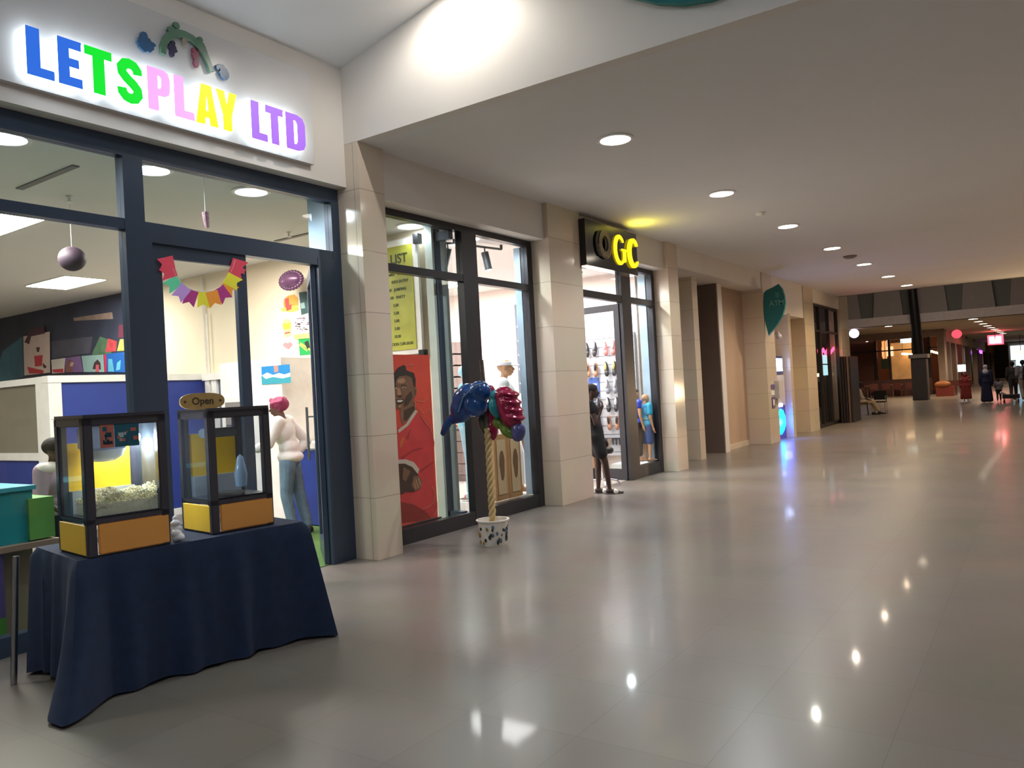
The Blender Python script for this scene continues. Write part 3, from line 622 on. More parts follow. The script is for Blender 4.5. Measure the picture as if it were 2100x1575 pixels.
# machines
M_pb = mat('machine_black_frame', (70, 68, 76), .25, .15); M_or = mat('machine_amber_front', (238, 166, 84), .35, var=.03); M_ye = mat('machine_yellow_side', (244, 200, 62), .35, var=.03)
M_kett = mat('kettle_white_enamel', (225, 228, 232), .25); M_yd = mat('machine_yellow_door', (240, 190, 16), .4, var=.03)
G_case2 = glass('popcorn_case_glass_faint', (.92, .94, .96), .03, 1.0, .02, (.5, .58, .68))  # same bluish haze mixed in, much fainter
def machine(name, label, o, a, Wd, D, H, popped):
    """o: near front corner on the table, a: direction of the front edge"""
    o = Vector(o); u = Vector(a).normalized(); v = Vector((-u.y, u.x, 0)); Z = Vector((0, 0, 1)); t = thing(name, label, 'popcorn machine', o + u * Wd / 2 + v * D / 2)
    zb = .215; e = .052
    fr = MB()
    for s, d in ((0, 0), (Wd - e, 0), (0, D - e), (Wd - e, D - e)): fr.obox(o + u * s + v * d, u * e, v * e, Z * (H - .01))
    for d in (0, D - e): fr.obox(o + v * d + Z * (zb - .04), u * Wd, v * e, Z * .04); fr.obox(o + v * d + Z * (H - .06), u * Wd, v * e, Z * .05)
    for s in (0, Wd - e): fr.obox(o + u * s + Z * (zb - .03), u * e, v * D, Z * .03); fr.obox(o + u * s + Z * (H - .06), u * e, v * D, Z * .05)
    fr.obox(o, u * Wd, v * D, Z * .012); fr.obox(o + Z * (zb - .012), u * Wd, v * D, Z * .012)
    fr.bevel(.008, 2).build('frame', M_pb, t, 40)
    MB().obox(o - u * .012 - v * .014 + Z * (H - .028), u * (Wd + .024), v * (D + .028), Z * .034).bevel(.016, 4).build('lid', M_pb, t, 40)
    MB().obox(o + u * e * 1.1 - v * .003 + Z * .01, u * (Wd - e * 1.2), v * .02, Z * (zb - .045)).bevel(.006, 2).build('front_panel', M_or, t)
    for s, n_ in ((-.003, 1), (Wd - .017, 1)): MB().obox(o + u * s + v * .03 + Z * .01, u * .02, v * (D - .06), Z * (zb - .045)).bevel(.004, 1).build('side_panel', M_ye, t)
    MB().obox(o + u * e * .8 + v * .012 + Z * zb, u * (Wd - e * 1.6), v * .005, Z * (H - zb - .05)).build('front_glass', G_case if popped else G_case2, t)
    for s in (.012, Wd - .017): MB().obox(o + u * s + v * e * .8 + Z * zb, u * .005, v * (D - e * 1.6), Z * (H - zb - .05)).build('side_glass', G_case if popped else G_case2, t)
    # staff side: sloping steel chute and yellow door panels
    MB().obox(o + u * e + v * (D - .03) + Z * (zb + .12), u * (Wd - 2 * e), v * -.012, Z * (H - zb - .28)).build('rear_door', M_yd, t)
    MB().obox(o + u * e + v * (D - .10) + Z * zb, u * (Wd - 2 * e), v * .06, Z * .13).build('chute', mat('chute_steel', (190, 198, 206), .35, .5), t)
    if popped:
        k = o + u * Wd * .36 + v * D * .5
        MB().obox(k - u * .10 + Z * (H - .20) - v * .06, u * .24, v * .12, Z * .14).bevel(.01, 2).build('kettle_housing', M_kett, t, 40)
        MB().lathe([(.001, -.075), (.06, -.07), (.10, -.045), (.12, 0), (.001, .002)], tuple(k + u * .02 + Z * (H - .20))).build('kettle', M_kett, t, 40)
        bq = o + u * Wd * .80 + v * D * .5 + Z * (H - .145)
        MB().ell(bq, .034, n=16).build('bulb', mat('lit_bulb', (255, 255, 255), .5, emit=40, var=0, ecol=(.86, .95, 1, 1)), t, True)
        MB().cyl(bq + Z * .03, bq + Z * .09, .012, n=10).build('bulb_socket', M_whitep, t, True)
        lamp('POINT', 'kettle_lamp', tuple(bq - Z * .05 - v * .0), 5.5, (.82, .93, 1), .03)
        for a_, b_, m_ in ((.20, .36, 'l'), (.37, .66, 'r')):
            mb = MB(); mm = [mat('sticker_teal', (28, 92, 112), .4), mat('sticker_salmon', (190, 110, 92), .4), mat('sticker_dark', (36, 44, 60), .4), mat('sticker_pale', (170, 196, 196), .4)]
            mb.obox(o + u * Wd * a_ + v * .004 + Z * (H - .185), u * Wd * (b_ - a_), v * .006, Z * .135, 0 if m_ == 'r' else 1)
            rr = random.Random(5 + len(m_) + int(a_ * 100))
            for _ in range(9):
                s_, z_ = rr.uniform(a_ + .02, b_ - .07), rr.uniform(.06, .16); mb.obox(o + u * Wd * s_ + v * .002 + Z * (H - z_ - .01), u * rr.uniform(.01, .035), v * .003, Z * rr.uniform(.008, .03), rr.choice((1, 2, 3, 0)))
            mb.build('sticker', mm, t)
    return t, u, v
K0 = Vector((-4.378, 2.205, TH + .006)); t1, u1, v1 = machine('popcorn_machine', 'lit popcorn machine full of popcorn, nearest the left photo edge', K0, (.13, .99, 0), .46, .45, .785, True)
K1 = Vector((-4.325, 2.945, TH + .006)); t2, u2, v2 = machine('popcorn_machine', 'dark empty popcorn machine with the Open plaque on its lid', K1, (.14, .99, 0), .43, .42, .785, False)
b_ = K1 + u2 * .2 + v2 * .13; lt = MB().cyl(b_ + Vector((0, 0, .225)), b_ + Vector((0, 0, .24)), .09, n=24); lt.build('warming_tray', M_steel, t2, True)
MB().obox(K1 + u2 * .05 + v2 * .14 + Vector((0, 0, .60)), u2 * .22, v2 * .1, Vector((0, 0, .06))).bevel(.01, 2).build('kettle_housing', mat('kettle_grey', (120, 130, 140), .3), t2, 40)
sc_ = K1 + u2 * .26 + v2 * .10; MB().lathe([(.001, .0), (.035, .01), (.042, .09), (.02, .20), (.001, .22)], tuple(sc_ + Vector((0, 0, .26))), 16).build('scoop', mat('frosted_scoop', (150, 178, 200), .2), t2, True)
# popcorn heap: kernels past counting
pc = MB(); rr = random.Random(3)
for _ in range(2300):
    s, d = rr.random(), rr.random(); hgt = .105 + .015 * math.sin(s * 7 - .7) + .012 * math.sin(s * 17 + 2) + .05 * s - .05 * abs(d - .4)
    z = rr.uniform(.25, 1) ** .5 * hgt if rr.random() < .8 else hgt
    c = K0 + u1 * (.045 + s * .385) + v1 * (.030 + d * .27) + Vector((0, 0, .218 + z)); r = rr.uniform(.0045, .0075)
    q = bmesh.ops.create_icosphere(pc.bm, subdivisions=1, radius=r, matrix=Matrix.Translation(c) @ Euler((rr.random() * 6, rr.random() * 6, 0)).to_matrix().to_4x4() @ Matrix.Diagonal((1.3, .9, .8, 1)))
    for vv in q['verts']: vv.co += Vector((rr.uniform(-1, 1), rr.uniform(-1, 1), rr.uniform(-1, 1))) * r * .35
pc.obox(K0 + u1 * .05 + v1 * .04 + Vector((0, 0, .218)), u1 * .375, v1 * .25, Vector((0, 0, .07)))
tag(pc.build('popcorn', mat('popped_corn', (244, 234, 190), .8, var=.1, scale=60)), 'heap of popped corn behind the glass of the lit machine', 'popcorn', kind='stuff')
# Open plaque
t = thing('open_plaque', 'oval wooden plaque reading Open, standing on the dark popcorn machine', 'sign', K1 + u2 * .02 + Vector((0, 0, .785)))
c = K1 + u2 * -.005 + v2 * .05 + Vector((0, 0, .786)); q = []
PMx = frameM(c, u2, (0, 0, 1))
ov = [(.145 * math.copysign(abs(math.cos(a)) ** .7, math.cos(a)), .052 + .052 * math.copysign(abs(math.sin(a)) ** .8, math.sin(a))) for a in [2 * PI * k / 32 for k in range(32)]]
outline('plaque', [ov], .014, mat('pale_wood_plaque', (190, 156, 96), .5, var=.12, scale=20), t, PMx)
text('lettering', 'Open', frameM(c - v2 * .0145 + Vector((0, 0, .052)), u2, (0, 0, 1)), .062, mat('brown_ink', (74, 62, 48), .6), t, .002, bold=.001)
for s in (-.115, .115): MB().cyl(c - v2 * .016 + u2 * s + Vector((0, 0, .052)), c - v2 * .012 + u2 * s + Vector((0, 0, .052)), .008, n=10).build('corner_motif', mat('brown_ink', (74, 62, 48)), t)
# white plastic bag between the machines
bg = MB(); b0 = K0 + u1 * .515 + v1 * .05
for k, (du, dv, dz, r) in enumerate([(0, 0, .035, .034), (.01, .01, .07, .03), (-.005, 0, .11, .024), (.012, -.006, .03, .03), (.0, .012, .14, .015), (-.01, -.01, .05, .025)]): bg.ell(b0 + u1 * du + v1 * dv + Vector((0, 0, dz)), (r * .8, r, r * 1.25), rot=(k, k * .7, 0))
tag(blob('plastic_bag', bg, mat('white_plastic_bag', (226, 226, 230), .35), voxel=.005, smooth=1), 'crumpled white plastic bag squeezed between the two popcorn machines', 'bag')
# ================================================================ balloon post in a bucket
B0 = Vector((-4.735, 6.46, 0))
bt = thing('bucket', 'white printed plastic bucket on the floor, holding the balloon rope post', 'bucket', B0)
MB().lathe([(.001, .012), (.118, .0), (.124, .02), (.155, .245), (.172, .25), (.172, .262), (.150, .262), (.12, .03), (.001, .028)], tuple(B0), 40).build('pail', mat('bucket_white', (228, 222, 212), .35), bt, 40) if False else None
pm = [mat('bucket_white', (228, 222, 212), .35), mat('print_ochre', (150, 122, 50), .4), mat('print_slate', (76, 98, 122), .4), mat('print_black', (40, 36, 34), .4)]; mb = MB(); mb.lathe([(.001, .012), (.118, .0), (.124, .02), (.155, .245), (.172, .25), (.172, .262), (.150, .262), (.12, .03), (.001, .028)], tuple(B0), 40); rr = random.Random(2)
for k in range(26):
    a = rr.uniform(-2.6, .6); z = rr.uniform(.03, .2); r = .124 + z * .138 + .0015; s = rr.uniform(.008, .022)
    c = B0 + Vector((r * math.cos(a), r * math.sin(a), z)); mb.ell(c, (s * .5, s, s * 1.3) if abs(math.cos(a)) > .7 else (s, s * .5, s * 1.3), n=8, mi=(1 if a < -1.3 else 2) if rr.random() < .6 else 3)
mb.build('pail', pm, bt, 40)
MB().lathe([(.001, .20), (.146, .20)], tuple(B0), 32).build('filling', mat('bucket_gravel', (196, 186, 170), .9, var=.3, scale=60), bt)
rp = MB()
for st in range(3):                                     # three-strand rope wound round the post
    pts = [B0 + Vector((.021 * math.cos(k * .42 + st * 2.094), .021 * math.sin(k * .42 + st * 2.094), .10 + k * .0148)) for k in range(74)]
    rp.tube(pts, .019, 8)
top = B0 + Vector((.0, .0, 1.18)); lean = B0 + Vector((-.035, .0, 1.90))
post = thing('rope_post', 'beige twisted-rope post standing in the white bucket', 'post', B0 + Vector((0, 0, .03)))
rp.build('rope', mat('beige_rope', (196, 172, 122), .8, var=.1, scale=40), post, True)
MB().cyl(top, lean, .022, .022, 10).build('pipe', mat('patterned_pipe', (92, 80, 72), .5, var=.6, scale=60), post, True)
M_bb = mat('foil_blue', (30, 70, 132), .18, .1, var=.35, scale=5); M_bc = mat('foil_crimson', (138, 18, 64), .15, .15, var=.25, scale=8); M_bt = mat('foil_teal', (24, 128, 140), .15); M_bg = mat('foil_green', (92, 118, 40), .2); M_bv = mat('foil_violet', (74, 76, 130), .2)
def pxp(px, py, y): return P(px, py, y=y)
t = thing('foil_balloon', 'limp blue foil balloon hanging left of the rope post', 'balloon', pxp(950, 830, 6.3))
b = MB(); yb = 6.34
for (px, py), r in (((965, 812), (.15, .13, .13)), ((985, 803), (.12, .11, .11)), ((948, 838), (.13, .12, .15)), ((972, 828), (.16, .13, .13)), ((955, 822), (.15, .13, .15))): b.ell(pxp(px, py, yb), r, rot=(0, .5, 0))
b.cap(pxp(945, 850, yb), .09, pxp(925, 862, yb), .05)
blob('bulb', b, M_bb, t, voxel=.012, smooth=3); MB().tube([pxp(985, 803, yb), B0 + Vector((-.02, 0, 1.55))], .004, 6).build('tie', M_whitep, t)
b = MB(); b.cap(pxp(918, 868, yb - .05), .045, pxp(909, 888, yb - .06), .032); b.cap(pxp(930, 848, yb - .02), .022, pxp(918, 868, yb - .05), .045); blob('tail', b, M_bb, t, voxel=.009)
b = MB(); b.tube([pxp(*q, yb - .13) for q in ((940, 845), (950, 815), (975, 790), (995, 785))], .008); b.build('seam', mat('foil_seam', (90, 120, 160), .3), t, True)
def lobes(name, label, parts, yy, anchor):
    t = thing(name, label, 'balloon', pxp(*anchor, yy)); MB().tube([pxp(1020, 812, yy), B0 + Vector((-.02, 0, 1.5))], .004, 6).build('tie', M_whitep, t)
    for nm, m, els in parts:
        b = MB()
        for (px, py), r, rot in els: b.ell(pxp(px, py, yy), r, rot=rot)
        blob(nm, b, m, t, voxel=.009, smooth=2)
ry = 6.38
lobes('foil_balloon', 'crimson, teal and green foil balloon hanging right of the rope post',
      [('crimson_lobe', M_bc, [((1042, 832), (.125, .12, .19), (0, -.32, 0)), ((1050, 852), (.115, .11, .13), (0, -.2, 0)), ((1034, 812), (.10, .11, .10), None)] + [((1046 + 4 * k, 806 + 16 * k), (.09, .125, .028), (0, .35, 0)) for k in range(4)]),
       ('teal_lobe', M_bt, [((1022, 834), (.068, .145, .125), (0, -.2, 0)), ((1021, 812), (.05, .12, .07), None)]),
       ('green_lobe', M_bg, [((1042, 884), (.11, .07, .06), (0, .65, 0)), ((1022, 868), (.07, .06, .055), (0, .6, 0))]),
       ('violet_lobe', M_bv, [((1063, 886), (.075, .07, .10), (0, .25, 0)), ((1056, 870), (.06, .06, .06), None)])], ry, (1040, 840))
lobes('foil_balloon', 'small crimson and dark green foil balloon drooping behind the rope post',
      [('crimson_lobe', M_bc, [((1010, 880), (.06, .05, .12), None), ((1008, 845), (.05, .05, .14), None), ((1006, 805), (.05, .06, .08), None)]),
       ('green_lobe', mat('foil_dark_green', (64, 72, 56), .25), [((992, 868), (.06, .05, .12), (0, -.2, 0)), ((990, 838), (.05, .05, .08), None)])], 6.5, (1000, 870))
# ================================================================ toy shop contents
# bunting on the door glass
bm_cols = [(214, 70, 92), (214, 70, 92), (96, 206, 160), (188, 150, 220), (170, 56, 130), (226, 220, 60), (236, 152, 56), (170, 56, 130), (236, 152, 56), (226, 220, 60), (214, 70, 92), (214, 70, 92)]
path = [(349, 538), (353, 556), (362, 578), (377, 594), (393, 603), (418, 607), (436, 605), (452, 597), (463, 585), (470, 573), (478, 556), (482, 543)]
bu = thing('bunting', 'string of multicolour paper flags hanging inside the door glass', 'bunting', tuple(P(415, 560, x=-5.69)))
MB().tube([P(350, 528, x=-5.675)] + [P(a, b - 9, x=-5.675) for a, b in path] + [P(480, 540, x=-5.675)], .003).build('string', M_whitep, bu, True)
for k, ((px, py), col) in enumerate(zip(path, bm_cols)):
    a = Vector(path[max(0, k - 1)]); c = Vector(path[min(len(path) - 1, k + 1)]); d = (c - a).normalized(); n = Vector((-d.y, d.x))
    ctr = Vector((px, py)) - n * 8; h_, w_ = 33, 12.5
    pts = [ctr - d * w_, ctr + d * w_, ctr + d * w_ + n * h_, ctr + n * (h_ - 8), ctr - d * w_ + n * h_]
    MB().prism([P(q.x, q.y, x=-5.672 - .0006 * (k % 3)) for q in pts], (-.0012, 0, 0)).build('flag', mat('flag_%d_%d' % (col[0], col[1]), col, .7, emit=.12), bu)
# purple ball balloon hanging from the ceiling
q = P(148, 531, y=3.9); t = thing('round_balloon', 'dull purple round balloon under the toy shop ceiling', 'balloon', tuple(q))
MB().ell(q, (.125, .125, .12), n=24).build('ball', mat('dull_purple', (62, 48, 62), .6), t, True)
MB().cyl(q + Vector((0, 0, .1)), (q.x, q.y, 3.62), .003, n=6).build('string', M_whitep, t)
q = P(597, 575, y=7.0); t = thing('fringed_balloon', 'fringed purple foil balloon high on the wall seen through the doorway', 'balloon', tuple(q))
b = MB(); b.ell(q, (.2, .08, .10), n=16)
for k in range(22): a = 2 * PI * k / 22; b.ell(q + Vector((.21 * math.cos(a), 0, .11 * math.sin(a))), (.035, .03, .03), n=8)
b.build('body', mat('foil_plum', (96, 62, 92), .3, .2), t, True); MB().cyl(q, (q.x, 7.3, q.z), .004).build('string', M_whitep, t)
q = P(423, 452, x=-6.0); t = thing('foil_streamer', 'small pink and white streamer hanging behind the transom over the door', 'decoration', tuple(q))
MB().cyl(P(425, 468, x=-6.0), P(421, 435, x=-6.0), .02, .03, 8).build('streamer', mat('pink_tinsel', (190, 150, 160), .3, .3, var=.4, scale=60), t, True); MB().cyl(P(421, 435, x=-6.0), (-6.0, P(421, 435, x=-6.0).y, 3.62), .003).build('string', M_whitep, t)
# wall pictures behind (all on the side wall, y = 7.3)
def poster(name, label, polys, y=7.30, cat='poster', group=None):
    o = decal(name, polys, ('y', y - .004)); tag(o, label, cat, group); return o
K = lambda n, c, **k: mat(n, c, .6, **k)
poster('wall_mural', 'dark blue-grey mural band high on the toy shop wall', [(K('mural_navy', (52, 58, 78), var=.25, scale=2), [(-60, 664), (262, 598), (268, 640), (272, 772), (-60, 800)]), (K('mural_teal', (60, 110, 134), var=.3, scale=2), [(-20, 800), (6, 720), (46, 690), (48, 772)]),
     (K('mural_slate', (84, 84, 100), var=.2, scale=2), [(104, 700), (190, 690), (185, 724), (106, 735)]), (K('mural_tan', (150, 128, 118), var=.2), [(150, 652), (230, 640), (232, 654), (152, 658)]), (K('mural_green', (84, 120, 92), var=.3), [(188, 728), (205, 690), (232, 700), (228, 726)]), (K('mural_red', (200, 76, 84), var=.25), [(216, 722), (222, 694), (240, 700), (238, 720)]), (K('mural_lime', (200, 206, 110), var=.2), [(240, 720), (246, 696), (268, 694), (270, 718)]), (K('mural_plum', (112, 54, 74)), [(242, 692), (244, 666), (256, 666), (256, 692)])], cat='mural')
poster('hanging_poster', 'pale pink poster with red and brown figures on the left toy shop wall', [(K('poster_pink', (222, 200, 192)), [(48, 690), (102, 680), (103, 764), (50, 770)]), (K('poster_plum', (92, 58, 70), var=.2), [(50, 702), (62, 678), (90, 668), (92, 684), (64, 690), (60, 706)]), (K('poster_red', (200, 60, 74)), [(70, 730), (88, 728), (86, 750), (72, 752)]), (K('poster_red', (200, 60, 74)), [(56, 752), (90, 760), (88, 766), (60, 766)]), (K('poster_brown', (84, 58, 56)), [(74, 712), (82, 712), (80, 722), (76, 722)]), (K('poster_brown', (84, 58, 56)), [(88, 744), (96, 752), (92, 756), (88, 752)])], y=7.275)
cards = [((105, 738), (134, 734), (134, 764), (107, 766), (216, 208, 200), [((107, 758), (130, 756), (130, 764), (110, 764), (204, 60, 74))], 'cream card with a red base line in the poster row'),
         ((134, 734), (165, 730), (171, 763), (132, 764), (122, 92, 142), [((138, 740), (148, 738), (150, 763), (134, 763), (132, 84, 82)), ((146, 742), (152, 744), (148, 752), (143, 750), (190, 160, 150))], 'purple card with a brown figure in the poster row'),
         ((167, 730), (212, 727), (214, 763), (172, 763), (144, 178, 176), [((193, 744), (200, 737), (206, 744), (207, 758), (190, 757), (70, 48, 52)), ((197, 748), (203, 748), (203, 763), (196, 763), (206, 92, 108))], 'grey-green card with a dark-haired figure in the poster row'),
         ((213, 727), (218, 726), (219, 763), (215, 763), (196, 50, 90), [], 'thin crimson strip card in the poster row'),
         ((218, 726), (272, 720), (272, 764), (220, 763), (30, 96, 178), [((222, 736), (230, 736), (234, 762), (222, 762), (90, 176, 206)), ((240, 744), (248, 738), (246, 758), (238, 760), (96, 186, 214)), ((254, 724), (270, 722), (270, 730), (262, 736), (190, 214, 232)), ((264, 736), (271, 740), (271, 756), (262, 752), (40, 130, 214))], 'blue card with pale animal shapes in the poster row')]
for *c, col, inner, lab in cards:
    pol = [(K('card_%d_%d' % (col[0], col[1]), col), c[:4])] + [(K('card_%d_%d' % (i[-1][0], i[-1][1]), i[-1]), list(i[:-1])) for i in inner]
    poster('picture_card', lab, pol, y=7.28)
M_o1 = K('sticker_orange', (232, 156, 70)); M_y1 = K('sticker_yellow', (232, 206, 90)); M_r1 = K('sticker_red', (214, 80, 76)); M_w1 = K('print_white', (214, 214, 208)); M_k1 = K('print_dark', (60, 56, 62))
poster('wall_sticker', 'orange cap sticker with a red bow beside the doorway', [(M_o1, [(581, 622), (583, 612), (592, 606), (604, 604), (611, 612), (612, 636), (584, 638)]), (M_y1, [(575, 634), (584, 630), (612, 626), (611, 636), (600, 640), (578, 638)]), (M_r1, [(584, 614), (592, 610), (594, 630), (586, 632)]), (M_r1, [(586, 628), (598, 624), (598, 634), (588, 638)])])
poster('wall_sticker', 'yellow and cream tube sticker under the orange cap sticker', [(K('sticker_cream', (226, 190, 140)), [(579, 662), (584, 655), (592, 654), (597, 660), (597, 688), (584, 692)]), (K('sticker_amber', (240, 180, 60)), [(580, 664), (596, 662), (596, 674), (581, 676)]), (M_r1, [(584, 682), (595, 680), (595, 683), (584, 685)])])
poster('wall_sticker', 'small pink heart sticker above the drinks fridge', [(K('sticker_pink', (226, 130, 136)), [(580, 708), (584, 702), (590, 704), (596, 701), (600, 707), (592, 716), (586, 714)]), (K('sticker_mint', (170, 206, 180)), [(602, 708), (608, 706), (610, 716), (604, 718)])])
poster('wall_poster', 'dark teal picture partly behind the open door leaf', [(K('poster_teal', (52, 84, 84)), [(613, 600), (636, 597), (638, 640), (618, 646)]), (K('poster_mist', (140, 166, 164)), [(616, 622), (624, 620), (626, 632), (618, 633)])])
wl = [(M_w1, [(601, 651), (640, 646), (642, 682), (603, 686)])]; rr = random.Random(9)
for k in range(26):
    a, b = rr.uniform(603, 634), rr.uniform(651, 678); c = rr.choice((M_k1, M_k1, K('print_plum', (140, 70, 104)))); wl.append((c, [(a, b), (a + rr.uniform(2, 6), b - .6), (a + rr.uniform(2, 6), b + 1.3), (a, b + 1.6)]))
wl.append((K('print_lime', (160, 190, 110)), [(603, 687), (643, 683), (643, 693), (604, 696)]))
poster('wall_poster', 'white poster with scrambled black print and a lime foot', wl)
poster('wall_flag', 'green flag with yellow stripes and a black shape on the toy shop wall', [(K('flag_green', (14, 150, 74)), [(612, 694), (648, 690), (650, 726), (615, 729)]), (M_y1, [(612, 704), (630, 718), (630, 721), (612, 707)]), (M_y1, [(616, 702), (640, 718), (640, 722), (616, 706)]), (K('flag_black', (30, 34, 32)), [(624, 702), (632, 698), (636, 712), (630, 716)])], cat='flag')
# drinks fridge and ice cream chest
t = thing('display_fridge', 'white drinks fridge with a wave picture header, behind the woman', 'fridge', (-9.0, 6.9, 0))
MB().box(-9.38, -8.10, 6.62, 7.16, 0, 2.16).bevel(.015, 2).build('cabinet', M_whitep, t)
MB().box(-9.30, -8.72, 6.585, 6.62, .35, 1.68).build('door_frame', M_whitep, t)
MB().box(-9.24, -8.78, 6.575, 6.587, .42, 1.62).build('door_glass', mat('fridge_dark_glass', (136, 130, 126), .1), t)
[MB().box(-9.22, -8.80, 6.568, 6.576, z, z + .015).build('shelf', M_steel, t) for z in (.7, 1.0, 1.3)]
hd = decal('wave_picture', [(K('wave_sky', (24, 116, 176), emit=.15), [(536, 752), (594, 747), (597, 785), (537, 789)]), (K('wave_teal', (50, 142, 160), emit=.1), [(536, 772), (596, 768), (597, 785), (537, 789)]), (K('wave_foam', (206, 218, 222), emit=.1), [(537, 770), (548, 764), (560, 769), (572, 765), (584, 768), (595, 764), (596, 772), (580, 776), (560, 773), (545, 777)]), (K('wave_badge', (190, 130, 120)), [(561, 750), (570, 749), (571, 762), (563, 764)])], ('y', 6.615), parent=t)
t = thing('chest_freezer', 'white chest freezer lid seen behind the woman in the toy shop', 'freezer', (-7.9, 6.85, 0))
MB().box(-8.05, -7.25, 6.65, 7.15, .02, .98).bevel(.02, 2).build('body', M_blue, t); MB().box(-8.07, -7.23, 6.63, 7.17, .98, 1.05).bevel(.01, 2).build('lid', M_whitep, t)
# play tub by the left window
M_tub = mat('teal_tub', (36, 150, 160), .35, var=.15, scale=2); M_tubg = mat('lime_tub_end', (104, 168, 84), .4, var=.1)
t = thing('play_tub', 'teal and lime plastic play tub behind the left window', 'toy tub', (-6.25, 2.1, .66))
MB().box(-6.5, -5.98, 1.3, 2.64, .68, 1.06).bevel(.05, 3).build('tub', M_tub, t, 40); MB().box(-6.40, -5.95, 2.60, 2.77, .69, .98).bevel(.02, 2).build('end_bin', M_tubg, t, 40)
MB().box(-6.52, -5.96, 1.28, 2.66, 1.045, 1.075).bevel(.01, 2).build('rim', mat('tub_rim', (70, 176, 196), .35), t, 40)
t = thing('play_stand', 'wooden and purple stand carrying the teal play tub', 'stand', (-6.2, 2.1, 0))
MB().box(-6.5, -5.9, 1.3, 2.78, .64, .68).build('top_board', mat('pale_board', (150, 130, 112), .6), t)
MB().box(-6.1, -5.94, 1.3, 2.42, .20, .64).build('purple_panel', mat('purple_panel', (92, 76, 136), .5), t)
MB().box(-6.1, -5.94, 1.3, 2.42, .0, .20).build('green_base', mat('green_base', (84, 140, 60), .5), t)
MB().box(-6.45, -6.15, 1.35, 2.7, 0, .64).build('back_panel', mat('pale_board', (150, 130, 112)), t)
# price list banner hanging on the wall, and the red football banner on its stand
t = thing('price_banner', 'yellow-green PRICE LIST banner in a white frame hanging inside the window', 'banner', (-6.45, 7.2, 2.8))
MB().box(-7.16, -6.16, 7.16, 7.2, 2.08, 3.50).build('frame', M_whitep, t)
MB().box(-7.10, -6.24, 7.150, 7.162, 2.14, 3.42).build('sheet', mat('yellow_green_print', (166, 166, 58), .6, var=.3, scale=2.2), t)
M_tx = mat('olive_ink', (60, 66, 40), .7)
PMt = lambda x, z: frameM((x, 7.149, z), (1, 0, 0), (0, 0, 1))
text('lettering', 'PRICE LIST', PMt(-6.68, 3.26), .16, M_tx, t, .002, bold=.003, fit=.72)
rows = ['GAMES   OFFER', '5.00   KIDS ENTRY', '5.00   JUMPING', '5.00   PARTY', '5.00', '5.00', '5.00', '5.00', '10.00', 'BALLOON 5.00-20.00']
for k, s in enumerate(rows): text('price_row', s, PMt(-6.52 + (.0 if k not in (4, 5, 6, 7, 8) else -.02), 3.08 - k * .096), .05, M_tx, t, .002, bold=.001)
MB().box(-6.19, -6.11, 7.12, 7.2, 3.40, 3.52).box(-6.19, -6.11, 7.12, 7.2, 2.04, 2.12).build('clip', M_black, t)
fb = thing('football_banner', 'red banner of a smiling man in a red football shirt, behind the window glass', 'banner', (-5.83, 6.5, .1))
RX = -5.82
MB().box(RX - .02, RX, 5.80, 6.88, .17, 2.03).build('sheet', mat('banner_red', (226, 72, 56), .5, var=.12, scale=3), fb)
MB().box(RX - .08, RX + .04, 5.80, 6.9, .10, .17).build('base', M_steel, fb)
K2 = lambda n, c, **k: mat(n, c, .55, **k)
skin, skd, hair = K2('printed_skin', (130, 88, 66), var=.15, scale=12), K2('printed_skin_dark', (70, 46, 38)), K2('printed_hair', (44, 32, 30))
skl = K2('printed_skin_light', (176, 130, 102))
shirt, shd, trim = K2('printed_shirt', (214, 58, 62), var=.1), K2('printed_shirt_fold', (176, 44, 52)), K2('printed_trim', (206, 186, 170))
Q = lambda L: [(790 + a / 4.258, 720 + b / 4.257) for a, b in L]
